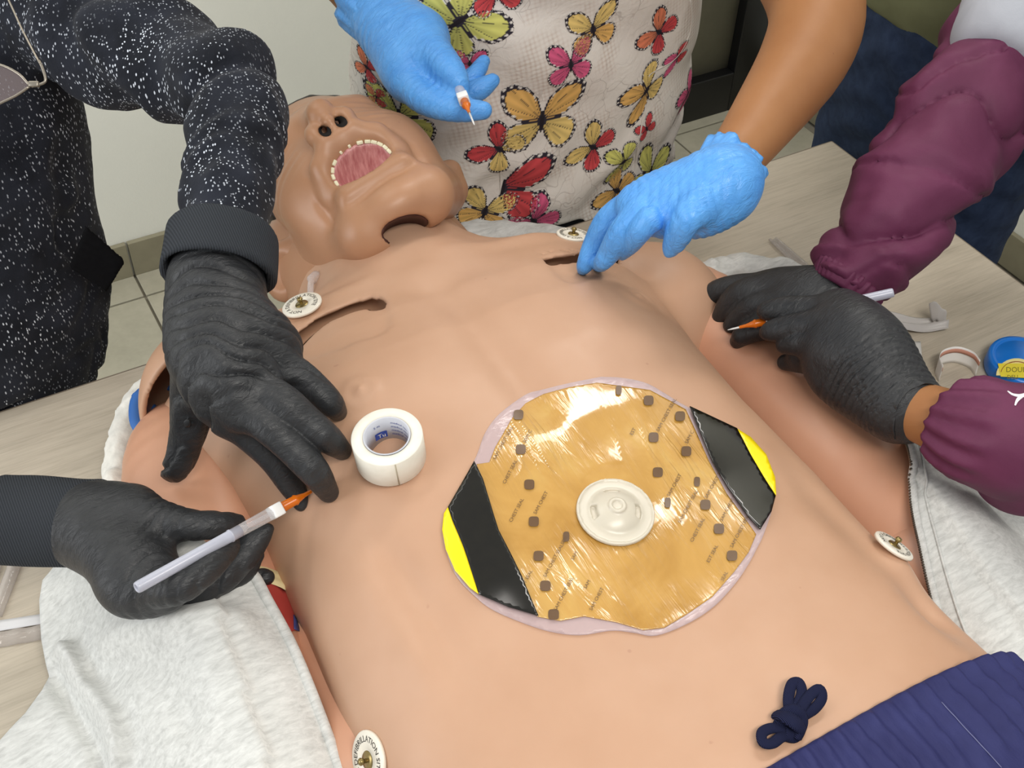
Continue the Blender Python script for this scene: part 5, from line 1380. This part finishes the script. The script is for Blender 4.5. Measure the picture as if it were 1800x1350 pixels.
# ------------------------------------------------------------------ shorts
def m_short():
    q = N('navy_shorts_cloth'); v = q.obj(); f = q.noise(v, 30, 3); g = q.noise(v, 1300, 2); h = q.noise(q.obj((160, 40, 160)), 1, 4, .6)
    return q.out(q.ramp(f, [(.3, srgb(38, 40, 84)), (.7, srgb(48, 51, 98))]), .7, q.bump(h, .4, .0025, q.bump(g, .25, .0006)), Specular_IOR_Level=.25)
M_SHORT = m_short()
shorts = tag(empty('shorts', (0, -.3, 0)), 'navy blue elastic-waist shorts on the manikin', 'shorts')
s = Sdf((-.27, -.56, -.005), (.27, -.17, .22), .0026)
def short_fn(X, Y, Z):
    W = Wd(Y) + .008; p = Pw(Y); hh_ = np.where(Z > ZB, Zc(Y) + .007 - ZB, .052)
    pz = np.where(Z > ZB, p, 4.0)
    f = ((np.abs(X - CXB) / W) ** pz + (np.abs(Z - ZB) / hh_) ** pz) ** (1 / pz) - 1
    d = f * np.minimum(W, hh_) * .95
    return smax(smax(d, Y + .193 + .0 * X, .006), -.55 - Y, .02)
s.put(short_fn, s.lo, s.lo + s.n * s.h, 0)
def pleat(x, y, z):
    n = vnoise(x * 30, y * 30, z * 30); q = -.193 - y; ang = np.arctan2(x - CXB, z - .02)
    w_ = (1 - sstep(.045, .07, q)); rows = np.abs(np.sin(q * np.pi / .0155)) ** .35
    return (.0024 * np.sin(ang * 84 + 2.0 * n) * (.4 + .6 * rows) + .0014 * rows) * w_ * sstep(.0, .004, q) + .004 * n * sstep(.05, .08, q)
s.warp(pleat)
link('waistband', s.mesh('waistband', 1), M_SHORT, shorts)
for (a_, b_) in (((1655, 1235), (1760, 1350)),):
    BSh = BVHTree.FromPolygons([Vector(v) for v in s.V], [tuple(q) for q in s.Q]); cs = cast_on(BSh)
    pts = [cs(a_[0] + (b_[0] - a_[0]) * t, a_[1] + (b_[1] - a_[1]) * t) for t in np.linspace(0, 1, 14)]
    link('stitching', tube('stitching', [p + n * .0004 for p, n in pts if p is not None], .0003, 6), plain('pale_thread', (110, 112, 150), .8), shorts)
M_CORD = m_rib('navy_braid', (16, 18, 36), (40, 44, 74), 2600)
def cord(pts, r=.0034, name='drawstring'):
    q = [cast(a, b)[0] + np.array([0, 0, c]) for a, b, c in pts]; return link(name, tube(name, spline(q, 40), r, 12, flat=.55), M_CORD, shorts)
cord([(1382, 1285, .004), (1383, 1260, .006), (1382, 1235, .007), (1388, 1214, .008), (1400, 1212, .008), (1405, 1230, .007), (1396, 1255, .006), (1390, 1280, .004)])
cord([(1388, 1285, .006), (1402, 1258, .008), (1418, 1236, .009), (1434, 1226, .010), (1440, 1238, .008), (1428, 1254, .006), (1405, 1268, .005), (1392, 1284, .004)])
cord([(1390, 1290, .003), (1368, 1286, .004), (1350, 1288, .005), (1336, 1298, .006), (1338, 1314, .006), (1354, 1314, .005), (1370, 1302, .004), (1388, 1294, .003)])
cord([(1366, 1262, .004), (1374, 1274, .010), (1390, 1286, .011), (1404, 1290, .006), (1400, 1300, .002)], .0052, 'drawstring_knot')
cord([(1368, 1282, .003), (1376, 1268, .008), (1392, 1266, .010), (1405, 1276, .006), (1396, 1296, .003), (1378, 1296, .004)], .0044, 'drawstring_knot')

# ------------------------------------------------------------------ litter on the table
M_PAPER = plain('white_paper', (206, 204, 200), .7, .03, 60, .1); M_WRAP = m_clear('wrapper_paper', (196, 192, 188), .72, .4)
def grid_sheet(name, fn, nu, nv, mat, parent, th=.0003):
    V = [fn(i / (nu - 1), j / (nv - 1)) for i in range(nu) for j in range(nv)]; f = [(i * nv + j, (i + 1) * nv + j, (i + 1) * nv + j + 1, i * nv + j + 1) for i in range(nu - 1) for j in range(nv - 1)]
    o = link(name, mesh_np(name, V, np.array(f)), mat, parent); so = o.modifiers.new('thickness', 'SOLIDIFY'); so.thickness = th; return o
def quad(c, u, v): return (1 - u) * (1 - v) * c[0] + u * (1 - v) * c[1] + u * v * c[2] + (1 - u) * v * c[3]
c = [P(1520, 552, z=.002), P(1660, 564, z=.002), P(1666, 584, z=.002), P(1545, 588, z=.002)]
wp = tag(empty('needle_wrapper', c[0]), 'opened paper needle wrapper with a curled end on the table', 'wrapper')
grid_sheet('wrapper_body', lambda u, v: quad(c, u, v) + np.array([0, 0, .004 + .004 * math.sin(9 * v + 3 * u) * v * (1 - v) * 4 + .003 * math.sin(7 * u)]), 24, 12, M_WRAP, wp)
c2 = [P(1632, 566, z=.004), P(1664, 570, z=.004), P(1658, 540, z=.022), P(1624, 534, z=.022)]
def curl(u, v):
    w_ = math.sin(math.pi * min(v * .9 + .1, 1)) ** .5; m0 = quad(c2, .5, v); e = quad(c2, u, v); return m0 + (e - m0) * w_ + np.array([0, 0, .010 * math.sin(3.1 * v) + .004 * math.sin(5 * u)])
grid_sheet('wrapper_flap', curl, 12, 14, M_WRAP, wp)
c3 = [P(1560, 601, z=.0006), P(1618, 601, z=.0006), P(1620, 649, z=.0006), P(1570, 622, z=.0006)]
tag(grid_sheet('paper_slip', lambda u, v: quad(c3, u, v) + np.array([0, 0, .0005 + .004 * u * u * v]), 10, 10, M_PAPER, None), 'small square white paper slip on the table beside the black glove', 'paper')
c4 = [P(1570, 628, z=.0004), P(1625, 650, z=.0004), P(1650, 668, z=.0004), P(1590, 690, z=.0004)]
tag(grid_sheet('plastic_sleeve', lambda u, v: quad(c4, u, v) + np.array([0, 0, .0006 + .003 * math.sin(4 * u)]), 10, 8, m_clear('cloudy_plastic', (190, 186, 182), .5, .3), None), 'cloudy plastic sleeve under the white paper slip', 'plastic sleeve')
M_PINK = plain('tan_stripe', (196, 140, 120), .6)
bp = spline([P(1650, 672, z=0), P(1644, 655, z=0), P(1652, 643, z=0), P(1676, 638, z=0), P(1702, 647, z=0), P(1714, 662, z=0)], 26)
strip = tag(empty('backing_strip', bp[10]), 'curled white backing strip with a tan stripe beside the blue tape spool', 'paper strip')
def bs(u, v): p = bp[int(round(u * 25))]; return p + np.array([0, 0, .0004 + .020 * v]) + .003 * v * np.array([.3, .9, 0])
grid_sheet('strip_paper', bs, 26, 6, plain('white_backing', (232, 230, 226), .5, .02), strip)
grid_sheet('tan_stripe', lambda u, v: bs(u, .66 + .24 * v) + np.array([-.0006, -.0009, .0003]), 26, 3, M_PINK, strip, .0001)
lc = P(1790, 655, z=0); lid = tag(empty('tape_spool', lc), 'round bright blue plastic tape spool with a yellow label at the table edge', 'tape spool')
M_LID = plain('blue_plastic', (20, 118, 214), .3, .03); R_ = pr(lc, 61)
link('spool_cap', lathe('spool_cap', [(.0002, .0001), (.0002, R_ * .96), (.004, R_), (.016, R_), (.019, R_ * .97), (.0195, R_ * .86), (.0185, R_ * .83), (.0185, R_ * .79), (.0195, R_ * .76), (.0195, .0001)], lc, lc + np.array([0, 0, 1]), 64), M_LID, lid)
lt = lambda px, py: P(px, py, z=.0202)
M_LABEL = plain('yellow_label', (232, 214, 60), .5, .05); M_CREAM = plain('cream_label', (240, 226, 150), .5)
def flatpoly(name, pts, mat, parent, th=.0002): return link(name, prism(name, [tuple(p[:2]) for p in pts], pts[0][2], pts[0][2] + th), mat, parent, False)
flatpoly('label', [lt(1765 + 36 * math.cos(t) + 22, 660 + 30 * math.sin(t) - .0) for t in np.linspace(math.pi, 2 * math.pi, 16)], M_CREAM, lid)
flatpoly('label', [P(1754, 639, z=.0206), P(1805, 639, z=.0206), P(1812, 665, z=.0206), P(1759, 662, z=.0206)], M_LABEL, lid)
def lab(x, y): q = P(1768 + x, 654 - y, z=.0209); return q
text_on('lettering', 'DOUI', lab, plain('olive_ink', (120, 112, 30), .6), lid, 13)
text_on('lettering', 'DELI', lambda x, y: P(1770 + x, 666 - y, z=.0209), plain('olive_ink', (120, 112, 30), .6), lid, 10)
link('label_ring', tube('label_ring', [lt(1766 + 28 * math.cos(t) + 21, 658 + 22 * math.sin(t)) + np.array([0, 0, .0002]) for t in np.linspace(math.pi * 1.05, math.pi * 1.95, 16)], .0006, 6), plain('brown_ink_ring', (150, 84, 30), .6), lid)
c5 = [P(1350, 424, z=.001), P(1368, 420, z=.001), P(1436, 478, z=.001), P(1412, 486, z=.001)]
tag(grid_sheet('clear_sachet', lambda u, v: quad(c5, u, v) + np.array([0, 0, .002 + .0015 * math.sin(11 * u)]), 14, 6, m_clear('crinkled_clear', (196, 190, 184), .25, .08, .5), None), 'clear crinkled plastic sachet lying beside the upper maroon cuff', 'plastic sachet')
M_CL2 = m_clear('clear_sachet_plastic', (206, 198, 190), .30, .08, .4)
for lbl, q in (('narrow clear plastic sachet under the hoodie cuff, nearest the sweatshirt', [(22, 975), (46, 975), (4, 1086), (-20, 1086)]), ('narrow clear plastic sachet under the hoodie cuff at the photo\'s left edge', [(-6, 980), (8, 980), (-12, 1050), (-30, 1050)])):
    cq = [P(a, b, z=.001) for a, b in q]
    tag(grid_sheet('narrow_sachet', lambda u, v, cq=cq: quad(cq, u, v) + np.array([0, 0, .001 + .003 * math.sin(math.pi * u)]), 10, 14, M_CL2, None, .0006), lbl, 'plastic sachet', 'narrow sachets on the table')
pk = tag(empty('needle_pack', P(30, 1110, z=0)), 'flat paper and clear film needle pack poking out from under the sweatshirt', 'needle pack')
cq1 = [P(-20, 1095, z=.003), P(110, 1075, z=.003), P(110, 1092, z=.003), P(-20, 1114, z=.003)]; cq2 = [P(-20, 1112, z=.002), P(110, 1092, z=.002), P(110, 1118, z=.001), P(-20, 1142, z=.001)]
grid_sheet('pack_paper', lambda u, v: quad(cq1, u, v) + np.array([0, 0, .001]), 8, 4, plain('pack_paper_white', (206, 206, 208), .5), pk)
grid_sheet('pack_film', lambda u, v: quad(cq2, u, v) + np.array([0, 0, .004 * math.sin(math.pi * v) + .0006 * math.sin(20 * u)]), 20, 10, M_CL2, pk)

# ------------------------------------------------------------------ eyeglasses hanging at the hoodie's neck
M_GOLDW = plain('pale_gold_wire', (150, 142, 130), .3, .05, Metallic=.7); M_LENS = m_clear('lens', (150, 136, 136), .35, .05)
gl = tag(empty('eyeglasses', P(80, 145, d=.80)), 'thin-rimmed eyeglasses hanging at the chest of the dark hoodie', 'eyeglasses')
G = lambda a, b, d=.80: P(a, b, d=d)
link('temple', tube('temple', spline([G(-30, -90, .84), G(15, 0, .82), G(38, 50, .81), G(66, 104), G(72, 113)], 20), .0007, 8), M_GOLDW, gl)
link('hinge', tube('hinge', spline([G(68, 106), G(74, 118), G(80, 138), G(76, 146), G(56, 152)], 14), .0010, 8), M_GOLDW, gl)
link('end_piece', box_me('end_piece', G(60, 148), (.007, .004, .004), np.stack([AX, AY, AF], 1), .0008), M_GOLDW, gl)
rim = [G(52, 152), G(20, 172), G(-40, 195), G(-100, 190), G(-115, 150), G(-70, 118), G(-10, 112), G(30, 128), G(52, 150)]
link('rim', tube('rim', spline(rim, 50), .0009, 8), M_GOLDW, gl)
rr = spline(rim, 40)[:-1]; cen = rr.mean(0); link('lens', mesh_np('lens', list(rr) + [cen], [(i, (i + 1) % len(rr), len(rr)) for i in range(len(rr))]), M_LENS, gl)
rim2 = [p + (G(-290, 190) - G(-100, 170)) for p in rr]; link('rim', tube('rim', rim2, .0009, 8), M_GOLDW, gl)
link('bridge', tube('bridge', spline([G(-112, 150), G(-140, 140), G(-170, 160)], 10), .0012, 8), M_GOLDW, gl)
